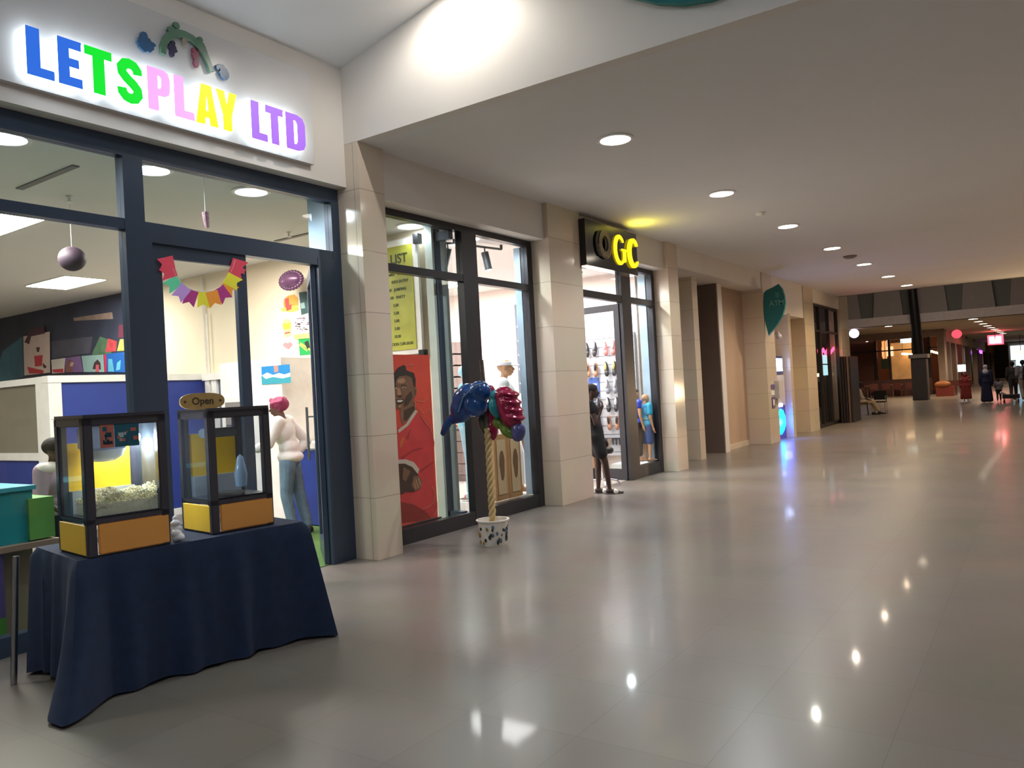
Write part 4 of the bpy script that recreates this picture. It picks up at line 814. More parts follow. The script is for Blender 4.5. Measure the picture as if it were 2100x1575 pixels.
man = [(K2('banner_deep_red', (150, 40, 36)), Q([(75, 1230), (160, 1260), (250, 1300), (420, 1470), (160, 1500), (60, 1500)])),
       (shirt, Q([(-20, 560), (60, 620), (130, 690), (270, 520), (330, 570), (400, 660), (430, 800), (420, 960), (430, 1130), (455, 1330), (456, 1462), (250, 1340), (60, 1300), (-20, 1260)])),
       (shd, Q([(130, 930), (240, 860), (330, 840), (330, 852), (240, 880), (140, 950)])), (shd, Q([(300, 1040), (420, 960), (424, 972), (310, 1064)])), (shd, Q([(180, 760), (212, 690), (222, 694), (200, 780)])),
       (K2('shirt_glow', (206, 104, 52)), Q([(125, 800), (158, 745), (166, 760), (150, 830), (130, 850)])),
       (skin, Q([(128, 560), (132, 480), (262, 440), (270, 520), (190, 610), (150, 645)])), (skd, Q([(160, 520), (240, 480), (262, 500), (190, 600), (160, 610)])),
       (trim, Q([(110, 690), (130, 672), (180, 636), (262, 512), (284, 526), (200, 650), (120, 715)])),
       (skin, Q([(40, 260), (60, 200), (110, 170), (180, 160), (250, 200), (264, 300), (262, 380), (246, 440), (200, 490), (140, 516), (105, 505), (60, 440)])),
       (hair, Q([(60, 290), (70, 200), (110, 145), (160, 122), (176, 125), (184, 170), (250, 190), (266, 250), (264, 330), (246, 300), (232, 232), (184, 212), (120, 222), (92, 262), (88, 330)])),
       (skin, Q([(248, 330), (262, 312), (276, 325), (272, 380), (254, 410)])), (skd, Q([(256, 340), (266, 335), (264, 380), (256, 388)])),
       (skl, Q([(104, 250), (160, 235), (180, 260), (150, 280), (110, 280)])), (skl, Q([(104, 330), (124, 322), (140, 370), (128, 392), (106, 384)])),
       (skd, Q([(136, 300), (158, 288), (186, 300), (184, 308), (158, 300), (138, 310)])), (K2('print_eye', (196, 180, 168)), Q([(148, 318), (166, 311), (182, 320), (166, 327)])), (skd, Q([(160, 313), (170, 312), (171, 326), (161, 326)])),
       (skd, Q([(84, 306), (106, 300), (108, 308), (86, 314)])), (K2('print_eye', (196, 180, 168)), Q([(86, 322), (104, 318), (104, 328), (88, 330)])),
       (skd, Q([(100, 388), (130, 384), (152, 396), (118, 404)])), (skd, Q([(98, 422), (140, 416), (170, 424), (160, 452), (120, 470), (102, 458)])), (K2('print_teeth', (220, 206, 196)), Q([(104, 430), (140, 426), (158, 432), (136, 446), (108, 446)])), (skl, Q([(112, 474), (140, 468), (134, 492), (116, 494)])),
       (skd, Q([(180, 400), (226, 350), (240, 400), (200, 470), (160, 490)])),
       (skd, Q([(60, 990), (170, 980), (240, 1010), (284, 1070), (300, 1130), (250, 1230), (180, 1225), (150, 1250), (60, 1240)])), (skin, Q([(160, 1010), (220, 1050), (180, 1140), (150, 1120)])),
       (skin, Q([(250, 1090), (290, 1090), (320, 1130), (312, 1200), (262, 1222), (230, 1170)])), (skl, Q([(262, 1120), (272, 1118), (296, 1190), (286, 1196)])), (skl, Q([(284, 1110), (294, 1108), (316, 1170), (308, 1178)])), (skl, Q([(248, 1140), (256, 1136), (274, 1200), (262, 1204)])),
       (trim, Q([(60, 950), (180, 945), (250, 970), (296, 1030), (284, 1072), (236, 1012), (170, 982), (60, 985)]))]
wisp = K2('banner_wisp', (212, 130, 110))
for L in ([(275, 430), (330, 445), (378, 405)], [(315, 560), (350, 620), (395, 670), (412, 730)], [(355, 530), (385, 500), (408, 540), (400, 560)], [(325, 1380), (380, 1360), (425, 1320), (436, 1240), (410, 1180)], [(300, 500), (330, 540), (340, 530)], [(170, 128), (250, 118)], [(425, 1440), (452, 1380)], [(260, 430), (262, 510)]):
    man.append((wisp, Q(stroke(L, 2.2))))
decal('printed_man', man, ('x', RX + .001), parent=fb)
# ================================================================ people and mannequins
def lerp(a, b, t): return Vector(a) * (1 - t) + Vector(b) * t
def joints(H, **kw):
    """standing joints in a local frame: facing +y, z up, feet on 0"""
    J = dict(ankR=(.055, 0, .045), ankL=(-.055, 0, .045), kneeR=(.055, .012, .28), kneeL=(-.055, .012, .28), hipR=(.052, 0, .515), hipL=(-.052, 0, .515),
             pelvis=(0, 0, .54), waist=(0, 0, .62), chest=(0, .0, .73), neck=(0, -.004, .845), head=(0, .012, .925),
             shR=(.105, -.004, .81), shL=(-.105, -.004, .81), elR=(.128, -.01, .635), elL=(-.128, -.01, .635), wrR=(.13, .03, .485), wrL=(-.13, .03, .485))
    J.update(kw); return {k: Vector(v) * H for k, v in J.items()}
def foot(mb, a, H, d=(0, 1, 0), r=.02):
    d = Vector(d).normalized(); mb.cap(a + Vector((0, 0, -.018 * H)) - d * .012 * H, .024 * H, a + d * .085 * H + Vector((0, 0, -.032 * H)), .013 * H)
    mb.ell(a + d * .105 * H + Vector((0, 0, -.034 * H)), (.024 * H, .024 * H, .011 * H))
def hand(mb, wr, d, up, H, side=1, curl=.5):
    """palm, four unequal bent fingers and a thumb; d: direction of the fingers, up: back of the hand"""
    d = Vector(d).normalized(); up = Vector(up); up = (up - d * up.dot(d)).normalized(); s = d.cross(up) * side
    mb.cap(wr, .0155 * H, wr + d * .03 * H, .018 * H)
    for k, (L, off) in enumerate(((.042, .018), (.047, .006), (.044, -.006), (.034, -.018))):
        b = wr + d * .05 * H + s * off * H; m = b + (d * math.cos(curl * .6) - up * math.sin(curl * .6)) * L * .5 * H; e = m + (d * math.cos(curl * 1.5) - up * math.sin(curl * 1.5)) * L * .5 * H
        mb.cap(wr + d * .015 * H + s * off * .7 * H, .0085 * H, b, .0068 * H, 8); mb.cap(b, .0065 * H, m, .0058 * H, 8); mb.cap(m, .0058 * H, e, .0048 * H, 8)
    tb_ = wr + d * .015 * H + s * .018 * H; mb.cap(tb_, .0085 * H, tb_ + d * .025 * H + s * .018 * H - up * .004 * H, .0065 * H, 8)
    mb.cap(tb_ + d * .025 * H + s * .018 * H - up * .004 * H, .0065 * H, tb_ + d * .046 * H + s * .02 * H - up * .01 * H, .005 * H, 8)
def headshape(mb, c, H, R=Matrix()):
    h = .065 * H; f = lambda x, y, z: c + R @ Vector((x * h, y * h, z * h)); e = R.to_euler()
    mb.ell(f(0, -.08, .22), (.74 * h, .92 * h, .80 * h), rot=e, n=20); mb.ell(f(0, .12, -.25), (.60 * h, .68 * h, .70 * h), rot=e, n=16)
    mb.ell(f(0, .40, -.72), (.34 * h, .34 * h, .26 * h), rot=e); mb.ell(f(0, .66, .16), (.50 * h, .18 * h, .14 * h), rot=e)
    mb.cap(f(0, .76, .06), .07 * h, f(0, .98, -.22), .13 * h, 8); mb.ell(f(0, .80, -.48), (.25 * h, .14 * h, .07 * h), rot=e); mb.ell(f(0, .77, -.60), (.22 * h, .14 * h, .07 * h), rot=e)
    for s in (-1, 1): mb.ell(f(.74 * s, -.06, -.08), (.08 * h, .18 * h, .26 * h), rot=e); mb.ell(f(.36 * s, .50, -.22), (.22 * h, .22 * h, .2 * h), rot=e)
def body(mb, J, H, fem=1, feet=((0, 1, 0), (0, 1, 0)), hands=None, R=Matrix(), barehand=True):
    k = 1 if fem else 1.08
    for s in 'RL':
        mb.cap(J['hip' + s], .052 * H * k, J['knee' + s], .033 * H * k); mb.cap(J['knee' + s], .032 * H * k, lerp(J['knee' + s], J['ank' + s], .35), .031 * H * k); mb.cap(lerp(J['knee' + s], J['ank' + s], .35), .031 * H * k, J['ank' + s], .018 * H)
        foot(mb, J['ank' + s], H, feet[0 if s == 'R' else 1])
        mb.cap(J['sh' + s], .029 * H * k, J['el' + s], .022 * H * k); mb.cap(J['el' + s], .022 * H * k, J['wr' + s], .0145 * H * k); mb.cap(J['chest'] + Vector((0, 0, .07 * H)), .03 * H, J['sh' + s], .03 * H * k)
    mb.ell(J['pelvis'], (.093 * H, .065 * H, .06 * H), n=20); mb.ell(J['waist'], (.075 * H, .055 * H, .07 * H), n=18); mb.ell(J['chest'], (.092 * H * k, .062 * H, .088 * H), n=20)
    mb.cap(J['pelvis'], .055 * H, J['waist'], .05 * H); mb.cap(J['waist'], .05 * H, J['chest'], .055 * H)
    mb.cap(J['chest'] + Vector((0, 0, .05 * H)), .035 * H, J['neck'], .027 * H); mb.cap(J['neck'], .027 * H, lerp(J['neck'], J['head'], .7), .027 * H)
    headshape(mb, J['head'], H, R)
    for i, s in enumerate('RL'):
        d = (J['wr' + s] - J['el' + s]); hd = (hands or {}).get(s, (d, (0, -1, 0) if abs(d.normalized().y) < .7 else (0, 0, 1), .5)); hand(mb, J['wr' + s], hd[0], hd[1], H, 1 if s == 'R' else -1, hd[2])
def eyes(parent, c, H, R=Matrix(), m=None):
    h = .065 * H; mb = MB(); mb2 = MB()
    for s in (-1, 1):
        mb.ell(c + R @ Vector((.27 * s * h, .60 * h, .0)), .13 * h, n=10); mb2.ell(c + R @ Vector((.27 * s * h, .70 * h, .0)), .065 * h, n=8)
    mb.build('eye', mat('eye_white', (216, 210, 200), .3), parent, True); mb2.build('pupil', mat('pupil', (30, 24, 22), .2), parent, True)
def person(name, label, H, J, skin, clothes, loc, rz, cat='person', fem=1, voxel=.012, group=None, R=Matrix(), hands=None, feet=((0, 1, 0), (0, 1, 0)), eye=True):
    t = thing(name, label, cat, (0, 0, 0), group)
    mb = MB(); body(mb, J, H, fem, feet, hands, R); bd = blob('body', mb, skin, t, voxel=voxel, smooth=2)
    for nm, m, fn, vx in clothes:
        mb = MB(); fn(mb, J, H); blob(nm, mb, m, t, voxel=vx or voxel, smooth=2)
    if eye: eyes(t, J['head'], H, R)
    t.location = loc; t.rotation_euler = (0, 0, rz); return t
def c_top(sleeve=.5, ease=.012, hem=.5, flare=0.):
    def f(mb, J, H):
        e = ease * H
        mb.ell(J['chest'], (.092 * H + e, .062 * H + e, .088 * H + e), n=20); mb.cap(J['chest'], .058 * H + e, J['waist'], .053 * H + e); mb.ell(J['waist'], (.078 * H + e, .058 * H + e, .07 * H), n=18)
        b = lerp(J['waist'], J['pelvis'], .8); mb.ell(b, (.092 * H + e + flare * H, .066 * H + e + flare * H, .045 * H + e), n=20)
        for s in 'RL':
            mb.cap(J['chest'] + Vector((0, 0, .062 * H)), .028 * H + e * .6, J['sh' + s], .031 * H + e)
            if sleeve <= 1: mb.cap(J['sh' + s], .031 * H + e, lerp(J['sh' + s], J['el' + s], sleeve), .026 * H + e)
            else: mb.cap(J['sh' + s], .031 * H + e, J['el' + s], .025 * H + e); mb.cap(J['el' + s], .025 * H + e, lerp(J['el' + s], J['wr' + s], sleeve - 1), .019 * H + e)
    return f
def c_pants(length=1.9, ease=.008, wide=0.):
    def f(mb, J, H):
        e = ease * H; mb.ell(J['pelvis'], (.096 * H + e, .069 * H + e, .062 * H + e), n=20)
        for s in 'RL':
            if length <= 1: mb.cap(J['hip' + s], .054 * H + e, lerp(J['hip' + s], J['knee' + s], length), .042 * H + e + wide * H); continue
            mb.cap(J['hip' + s], .054 * H + e, J['knee' + s], .035 * H + e + wide * H * .5)
            mb.cap(J['knee' + s], .035 * H + e + wide * H * .5, lerp(J['knee' + s], J['ank' + s], length - 1), .025 * H + e + wide * H)
    return f
def c_skirt(z1, r0=.095, r1=.11, ease=.01):
    def f(mb, J, H):
        p = J['pelvis'] + Vector((0, 0, .05 * H)); b = lerp(J['kneeR'], J['kneeL'], .5) if z1 > .2 else lerp(J['ankR'], J['ankL'], .5); q = Vector((b.x, b.y, z1 * H))
        mb.ell(J['pelvis'], (.1 * H, .074 * H, .07 * H), n=20)
        for s in (-1, 0, 1): mb.cap(p + Vector((s * .028 * H, 0, 0)), (r0 - .03) * H, q + Vector((s * (r1 - .05) * H, 0, 0)), .055 * H + .2 * (r1 - .11) * H)
    return f
def c_shoes(mb, J, H):
    for s in 'RL': foot(mb, J['ank' + s] + Vector((0, 0, -.002 * H)), H * 1.08)
def c_hair(big=1., tail=0.):
    def f(mb, J, H):
        h = .065 * H; c = J['head']; mb.ell(c + Vector((0, -.16 * h, .32 * h)), (.80 * h * big, .92 * h * big, .78 * h * big), n=20)
        if tail: mb.cap(c + Vector((0, -.5 * h, 0)), .5 * h, c + Vector((0, -.6 * h, -tail * h)), .35 * h)
    return f
def c_hijab(mb, J, H):
    h = .065 * H; c = J['head']; mb.ell(c + Vector((0, -.14 * h, .2 * h)), (.92 * h, 1.0 * h, .98 * h), n=20); mb.cap(c + Vector((0, -.2 * h, -.5 * h)), .72 * h, J['chest'] + Vector((0, -.01 * H, .07 * H)), 1.25 * h)
SK = mat('dark_skin', (92, 62, 50), .45, var=.08, scale=20); SKd = mat('deep_skin', (64, 44, 40), .45, var=.08, scale=20); SKf = mat('far_skin', (110, 76, 62), .5)
M_jean = mat('light_blue_denim', (96, 120, 142), .85, var=.18, scale=14, bump=.1); M_wb = mat('white_blouse', (226, 222, 218), .7, var=.04, scale=30, bump=.15)
M_hw = mat('magenta_headwrap', (146, 50, 88), .7, var=.45, scale=30); M_blackc = mat('black_cloth', (16, 16, 21), .8); M_dkhair = mat('black_hair', (30, 24, 24), .8, bump=.3, scale=60)
# woman at the toy shop counter, hand on hip
Hh = 1.66
J = joints(Hh, ankR=(.03, -.10, .045), ankL=(-.05, -.02, .045), kneeR=(.05, -.04, .285), kneeL=(-.052, .02, .285), chest=(0, .03, .73), neck=(0, .045, .845), head=(0, .068, .915), shR=(.108, .035, .81), shL=(-.105, .035, .81),
           elR=(.175, -.075, .655), wrR=(.105, -.015, .57), elL=(-.135, .10, .66), wrL=(-.09, .22, .62))
RX_ = Euler((-.18, 0, 0)).to_matrix().to_4x4()
def blouse(mb, J, H):
    c_top(1.75, .014, .5, .004)(mb, J, H)
    for s in 'RL': mb.ell(lerp(J['el' + s], J['wr' + s], .45), (.036 * H, .04 * H, .036 * H))
    mb.ell(J['pelvis'] + Vector((0, -.01 * H, .012 * H)), (.108 * H, .088 * H, .05 * H), n=20)
def wrap(mb, J, H):
    h = .065 * H; c = J['head']; mb.ell(c + Vector((0, -.22 * h, .30 * h)), (.92 * h, 1.05 * h, .86 * h), n=20)
    for k in range(5): a = k / 4 * PI; mb.cap(c + Vector((-.85 * h * math.cos(a), .45 * h, .35 * h + .3 * h * math.sin(a))), .17 * h, c + Vector((-.75 * h * math.cos(a), -.7 * h, .6 * h + .35 * h * math.sin(a))), .2 * h)
    mb.ell(c + Vector((.1 * h, .72 * h, .78 * h)), (.34 * h, .25 * h, .26 * h)); mb.ell(c + Vector((-.3 * h, .62 * h, .74 * h)), (.28 * h, .2 * h, .2 * h))
person('person', 'woman in white blouse, light jeans and magenta headwrap standing inside the doorway', Hh, J, SK,
       [('blouse', M_wb, blouse, .011), ('jeans', M_jean, c_pants(1.92, .006, .006), None), ('headwrap', M_hw, wrap, .008), ('shoes', M_blackc, c_shoes, None)], (-7.46, 6.16, .006), math.radians(122), voxel=.009, R=RX_,
       hands={'R': ((-.5, .6, -.3), (1, .2, .2), .6)})
# person partly hidden left of the machines
Hh = 1.38
J = joints(Hh, wrR=(.10, .12, .56), elR=(.13, 0, .64))
person('person', 'person with dark hair and pink and white top, half hidden behind lit popcorn machine', Hh, J, SKd,
       [('top', mat('pink_grey_top', (176, 150, 158), .8), c_top(.9, .014), None), ('shoulder_band', mat('cream_collar', (232, 220, 204), .8), lambda mb, J, H: (mb.cap(J['shR'] + Vector((0, .01, .01)), .042 * H, J['shL'] + Vector((0, .01, .01)), .042 * H)), None),
        ('trousers', M_blackc, c_pants(1.9), None), ('hair', M_dkhair, c_hair(1.08), None), ('shoes', M_blackc, c_shoes, None)], (-6.72, 3.14, .006), math.radians(-60), voxel=.014)
# woman leaning at the footwear shop entrance with a phone
Hh = 1.62
J = joints(Hh, ankR=(.045, .13, .045), ankL=(-.03, .03, .045), kneeR=(.06, .10, .285), kneeL=(-.045, .04, .285), hipR=(.052, .03, .515), hipL=(-.052, .03, .515), pelvis=(0, .03, .54), waist=(0, .02, .62), chest=(0, 0, .73), neck=(0, .0, .845), head=(0, .02, .925),
           elR=(.135, .04, .64), wrR=(.09, .09, .76), elL=(-.13, .05, .62), wrL=(-.09, .10, .49))
def dress(mb, J, H):
    c_top(.35, .012)(mb, J, H); c_skirt(.37, .10, .12)(mb, J, H)
    for s in 'RL': mb.cap(J['hip' + s], .066 * H, lerp(J['hip' + s], J['knee' + s], .62), .06 * H)
gcp = person('person', 'person in a black knee-length dress and white slides standing at the footwear shop entrance', Hh, J, SKd,
       [('dress', M_blackc, dress, .012), ('hair', M_dkhair, c_hair(1.05), None), ('collar', mat('pale_blue_collar', (150, 176, 206), .7), lambda mb, J, H: mb.ell(J['neck'] + Vector((0, .012 * H, -.022 * H)), (.05 * H, .045 * H, .014 * H)), .008)], (-5.50, 10.08, 0), math.radians(-62), voxel=.010,
       hands={'R': ((-.2, .35, .9), (0, 1, -.2), .9), 'L': ((.2, .4, -.8), (-.8, .3, 0), .5)})
def slide(s, fd):
    a = J['ank' + s]; mb = MB(); mb.ell(a + Vector((0, .035 * Hh, -.040 * Hh)), (.033 * Hh, .088 * Hh, .007 * Hh), n=18); mb.build('slide_sole', mat('slide_sole_black', (34, 32, 32), .6), gcp, True)
    mb = MB(); mb.cap(a + Vector((-.02 * Hh, .05 * Hh, -.026 * Hh)), .022 * Hh, a + Vector((.02 * Hh, .055 * Hh, -.026 * Hh)), .022 * Hh); mb.build('slide_strap', mat('slide_white', (226, 222, 216), .6), gcp, True)
gl, gr = gcp.location.copy(), gcp.rotation_euler.copy()
gcp.location = (0, 0, 0); slide('R', 0); slide('L', 0); gcp.location = gl
ph = bpy.data.objects.new('tmp', None)
Rz = Matrix.Rotation(math.radians(-62), 4, 'Z'); pp = Matrix.Translation(gl) @ Rz @ (J['wrL'] + Vector((.02, .06, -.07)))
tag(MB().obox(pp - Vector((.035, .0, .07)), Vector((.035, .06, 0)), Vector((.006, -.004, 0)), Vector((.02, .03, .13))).bevel(.003, 1).build('phone', mat('pale_phone', (214, 190, 176), .3)), 'pale phone held low in the hand of the person in black', 'phone')
bpy.data.objects.remove(ph)
# far away people
def far(label, H, loc, rz, cl, J=None, sk=SKf, fem=1): return person('person', label, H, J or joints(H), sk, cl, loc, math.radians(rz), fem=fem, voxel=.022, eye=False)
walk = lambda H: joints(H, ankR=(.05, .12, .05), ankL=(-.05, -.14, .06), kneeR=(.05, .09, .285), kneeL=(-.05, -.02, .28), wrR=(.13, -.08, .49), wrL=(-.13, .12, .50))
M_navy = mat('navy_gown', (28, 34, 66), .8); M_hij = mat('pale_grey_hijab', (186, 184, 196), .8); M_redd = mat('brick_red_gown', (146, 52, 48), .8); M_grey = mat('grey_shirt', (128, 124, 136), .8); M_dkg = mat('charcoal_cloth', (44, 42, 48), .8)
far('woman in a navy gown and pale grey headscarf walking away down the concourse', 1.64, (-2.05, 39.3, 0), 0, [('gown', M_navy, lambda mb, J, H: (c_top(1.9, .02)(mb, J, H), c_skirt(.07, .10, .135)(mb, J, H)), None), ('headscarf', M_hij, c_hijab, None)])
far('person in a brick red gown with white collar patches left of the navy-gowned woman', 1.30, (-2.98, 41.4, 0), 180, [('gown', M_redd, lambda mb, J, H: (c_top(1.5, .05)(mb, J, H), c_skirt(.14, .14, .17)(mb, J, H), mb.ell(J['head'] + Vector((0, -.02, .02)), .075 * H)), None), ('collar_patches', M_hij, lambda mb, J, H: (mb.ell(J['shR'] + Vector((.04, .06, -.02)), (.06, .07, .03)), mb.ell(J['shL'] + Vector((-.04, .06, -.06)), (.07, .06, .03))), None)])
far('small child in a grey top and dark trousers beside the navy-gowned woman', 1.02, (-1.62, 39.6, 0), 0, [('top', M_grey, c_top(.8, .03), None), ('trousers', M_dkg, c_pants(1.8, .01), None), ('hair', M_dkhair, c_hair(1.1), None)], walk(1.02))
far('person in dark clothes walking away, behind the small child', 1.72, (-1.15, 42.2, 0), 0, [('top', M_dkg, c_top(1.6, .02), None), ('trousers', M_dkg, c_pants(1.9, .01), None), ('hair', M_dkhair, c_hair(1.15), None)], walk(1.72), fem=0)
far('person in a grey shirt and pale trousers near the right photo edge', 1.76, (-.72, 40.6, 0), 10, [('top', M_grey, c_top(1.2, .03), None), ('trousers', mat('stone_trousers', (150, 140, 130), .8), c_pants(1.9, .012), None), ('hair', M_dkhair, c_hair(1.15), None)], walk(1.76), fem=0)
far('person in black at the very right photo edge', 1.74, (-.42, 39.4, 0), 0, [('top', M_blackc, c_top(1.6, .03), None), ('trousers', M_dkg, c_pants(1.9, .01), None), ('hair', M_dkhair, c_hair(1.1), None)], fem=0)
# man sitting beside the dark shop
Hh = 1.70
J = joints(Hh, hipR=(.05, 0, .27), hipL=(-.05, 0, .27), pelvis=(0, -.01, .285), waist=(0, -.025, .36), chest=(0, -.03, .46), neck=(0, -.01, .575), head=(0, .02, .655), shR=(.105, -.02, .54), shL=(-.105, -.02, .54),
           kneeR=(.06, .24, .29), kneeL=(-.06, .24, .27), ankR=(.06, .36, .06), ankL=(-.05, .24, .045), elR=(.13, .03, .38), elL=(-.13, .03, .38), wrR=(.08, .16, .33), wrL=(-.08, .16, .33))
person('person', 'man in a white shirt, dark vest and cream trousers sitting beside the dark shop', Hh, J, SKd,
       [('shirt', mat('off_white_shirt', (196, 184, 168), .8), c_top(1.2, .012), None), ('trousers', mat('cream_trousers', (198, 178, 150), .8), c_pants(1.85, .008), None), ('hair', M_dkhair, c_hair(1.0), None), ('shoes', M_blackc, c_shoes, None)], (-5.66, 31.3, 0), math.radians(-78), voxel=.016, eye=False)
def chair(label, loc, rz, seatm, legm, name='cafe_chair', group=None, armed=False):
    t = thing(name, label, 'chair', (0, 0, 0), group)
    MB().box(-.22, .22, -.22, .22, .43, .47).bevel(.01, 2).build('seat', seatm, t)
    MB().box(-.22, .22, -.24, -.20, .52, .86).bevel(.01, 2).build('backrest', seatm, t)
    for sx in (-1, 1):
        MB().tube([(sx * .21, -.22, .86), (sx * .21, -.22, .43), (sx * .21, -.25, 0)], .013).build('leg', legm, t, True); MB().cyl((sx * .21, .20, .43), (sx * .22, .23, 0), .013, n=8).build('leg', legm, t, True)
        if armed: MB().tube([(sx * .24, -.22, .66), (sx * .24, .2, .66), (sx * .24, .2, .44)], .014).build('armrest', legm, t, True)
    t.location = loc; t.rotation_euler = (0, 0, rz); return t
chair('dark chair under the seated man in cream trousers', (-5.66, 31.3, 0), math.radians(-78), M_dkg, M_black)
chair('black-backed chair with a shiny white top rail beside the seated man', (-5.12, 31.9, 0), math.radians(180), M_black, M_steel, armed=True)
# mannequins
def mannequin(name, label, H, J, skinm, clothes, loc, rz, voxel=.011, group=None):
    t = person(name, label, H, J, skinm, clothes, loc, math.radians(rz), cat='mannequin', voxel=voxel, eye=False, group=group)
    a, b = J['ankR'], J['ankL']; c = (a + b) / 2; R = Matrix.Rotation(math.radians(rz), 4, 'Z')
    t.location = (0, 0, 0); MB().cyl((c.x, c.y, -.012), (c.x, c.y, .002), .15 * H / 1.7, n=28).build('base_plate', M_chrome, t, 30); t.location = loc; return t
M_mann = mat('tan_mannequin', (196, 146, 108), .35); M_mblue = mat('pale_blue_mannequin', (150, 200, 216), .35); M_wk = mat('white_sportswear', (238, 236, 236), .75, var=.03)
Hh = 1.86; J = joints(Hh, ankR=(.05, -.07, .045), ankL=(-.05, .08, .045), kneeR=(.05, .01, .285), kneeL=(-.05, .07, .285), elR=(.145, -.03, .64), wrR=(.16, .03, .50))
mannequin('mannequin', 'tan mannequin in white sportswear and a white visor behind the right window pane', Hh, J, M_mann,
          [('shirt', M_wk, c_top(.8, .014), None), ('trousers', M_wk, c_pants(1.82, .010, .004), None),
           ('visor', M_wk, lambda mb, J, H: (mb.lathe([(.056 * H, -.008 * H), (.062 * H, -.008 * H), (.060 * H, .02 * H), (.054 * H, .02 * H), (.056 * H, -.008 * H)], tuple(J['head'] + Vector((0, -.004 * H, .022 * H))), 24), mb.ell(J['head'] + Vector((0, .075 * H, .014 * H)), (.045 * H, .045 * H, .006 * H))), .006)], (-6.08, 8.74, .17), -60, voxel=.010)
Hh = 1.80; J = joints(Hh, elR=(.14, -.02, .64), wrR=(.12, .08, .58), elL=(-.14, -.02, .64), wrL=(-.12, .02, .5))
mannequin('mannequin', 'pale blue mannequin half hidden behind the dark mullion of the sports shop window', Hh, J, M_mblue, [('shirt', mat('light_blue_shirt', (130, 190, 212), .7), c_top(.6, .012), None), ('leggings', mat('misty_blue_leggings', (150, 186, 200), .7), c_pants(1.9, .004), None)], (-6.35, 8.22, .17), -60)
tag(MB().box(-6.6, -5.88, 8.0, 9.0, .004, .15).bevel(.01, 1).build('display_plinth', M_whitep), 'low white plinth under the mannequins in the sports shop window', 'plinth')
for (lx, ly, H_, l, topm, bot, ln) in ((-5.99, 12.60, 1.28, 'child mannequin in shiny blue tunic and black trousers, window right of the door', mat('shiny_blue_tunic', (58, 76, 190), .3, var=.3, scale=14), M_blackc, 1.75), (-5.83, 12.68, 1.20, 'child mannequin in turquoise top and blue shorts in the window right of the door', mat('turquoise_top', (36, 150, 190), .6), mat('blue_shorts', (40, 70, 130), .7), .95)):
    J = joints(H_, head=(0, .012, .915))
    mannequin('child_mannequin', l, H_, J, M_mann, [('top', topm, (lambda L: lambda mb, J, H: (c_top(.3 if L > 1 else .6, .016)(mb, J, H), mb.ell(J['pelvis'], (.115 * H, .09 * H, .07 * H))))(ln), None), ('trousers', bot, c_pants(ln, .01, .006), None)] + ([('waistband', mat('yellow_band', (220, 200, 120), .7), lambda mb, J, H: mb.ell(J['waist'], (.10 * H, .08 * H, .016 * H)), .008)] if ln < 1 else [('headband', mat('brown_hair_band', (96, 76, 60), .7), lambda mb, J, H: mb.ell(J['head'] + Vector((0, 0, .055 * H)), (.05 * H, .058 * H, .03 * H)), .008)]), (lx, ly, .215), -30, voxel=.010)
tag(MB().box(-6.32, -5.76, 12.2, 12.84, .004, .2).bevel(.01, 1).build('display_plinth', M_whitep), 'low white plinth under the child mannequins right of the shop door', 'plinth')
J = joints(1.15); mannequin('child_mannequin', 'small tan child mannequin in a green skirt behind the glass door leaf', 1.15, J, M_mann, [('top', mat('beige_top', (206, 180, 150), .7), c_top(.4, .012), None), ('skirt', mat('green_skirt', (30, 150, 120), .7), c_skirt(.34, .10, .14), None)], (-6.62, 12.1, .018), -40)
# ================================================================ sports shop contents
M_tr = mat('track_black', (40, 42, 44), .4)
def track(label, p0, p1, heads):
    t = thing('track_light', label, 'track light', tuple((Vector(p0) + Vector(p1)) / 2)); d = (Vector(p1) - Vector(p0)).normalized()
    MB().cyl(p0, p1, .016, n=8).cyl(tuple(Vector(p0) + Vector((0, 0, 0))), (p0[0], p0[1], 3.62), .02, n=8).cyl(p1, (p1[0], p1[1], 3.62), .02, n=8).build('track', M_tr, t)
    for f, aim in heads:
        q = lerp(p0, p1, f); a = Vector(aim).normalized(); e = q + Vector((0, 0, -.09)); s = thing
        h = MB().cyl(e - a * .02, e + a * .23, .052, n=20).build('spot_head', M_tr, t, 40); MB().cyl(q, e, .01, n=8).build('stem', M_tr, h)
        MB().cyl(e + a * .225, e + a * .234, .045, n=20).build('lens', M_lit, h)
        lamp('SPOT', 'track_lamp', tuple(e + a * .26), 55, (.95, .97, 1), .03, tuple(e + a * 3), 75)
track('black two-head track light by the mullion of the sports shop', (-6.50, 7.75, 3.56), (-6.36, 8.15, 3.56), [(.75, (-.35, .0, -.9))])
track('black track light with one spot in the right pane of the sports shop', (-6.30, 8.35, 3.56), (-6.18, 8.98, 3.56), [(.5, (.15, .1, -1))])
track('black track light with two tilted spots above the shop door', (-6.30, 10.5, 3.56), (-6.22, 11.5, 3.56), [(.18, (.35, .35, -.9)), (.8, (-.25, -.2, -.95))])
M_shelf = mat('shelf_taupe', (140, 122, 118), .6); M_cab = mat('cabinet_brown', (104, 86, 82), .55); M_board2 = mat('shelf_white', (222, 216, 212), .5)
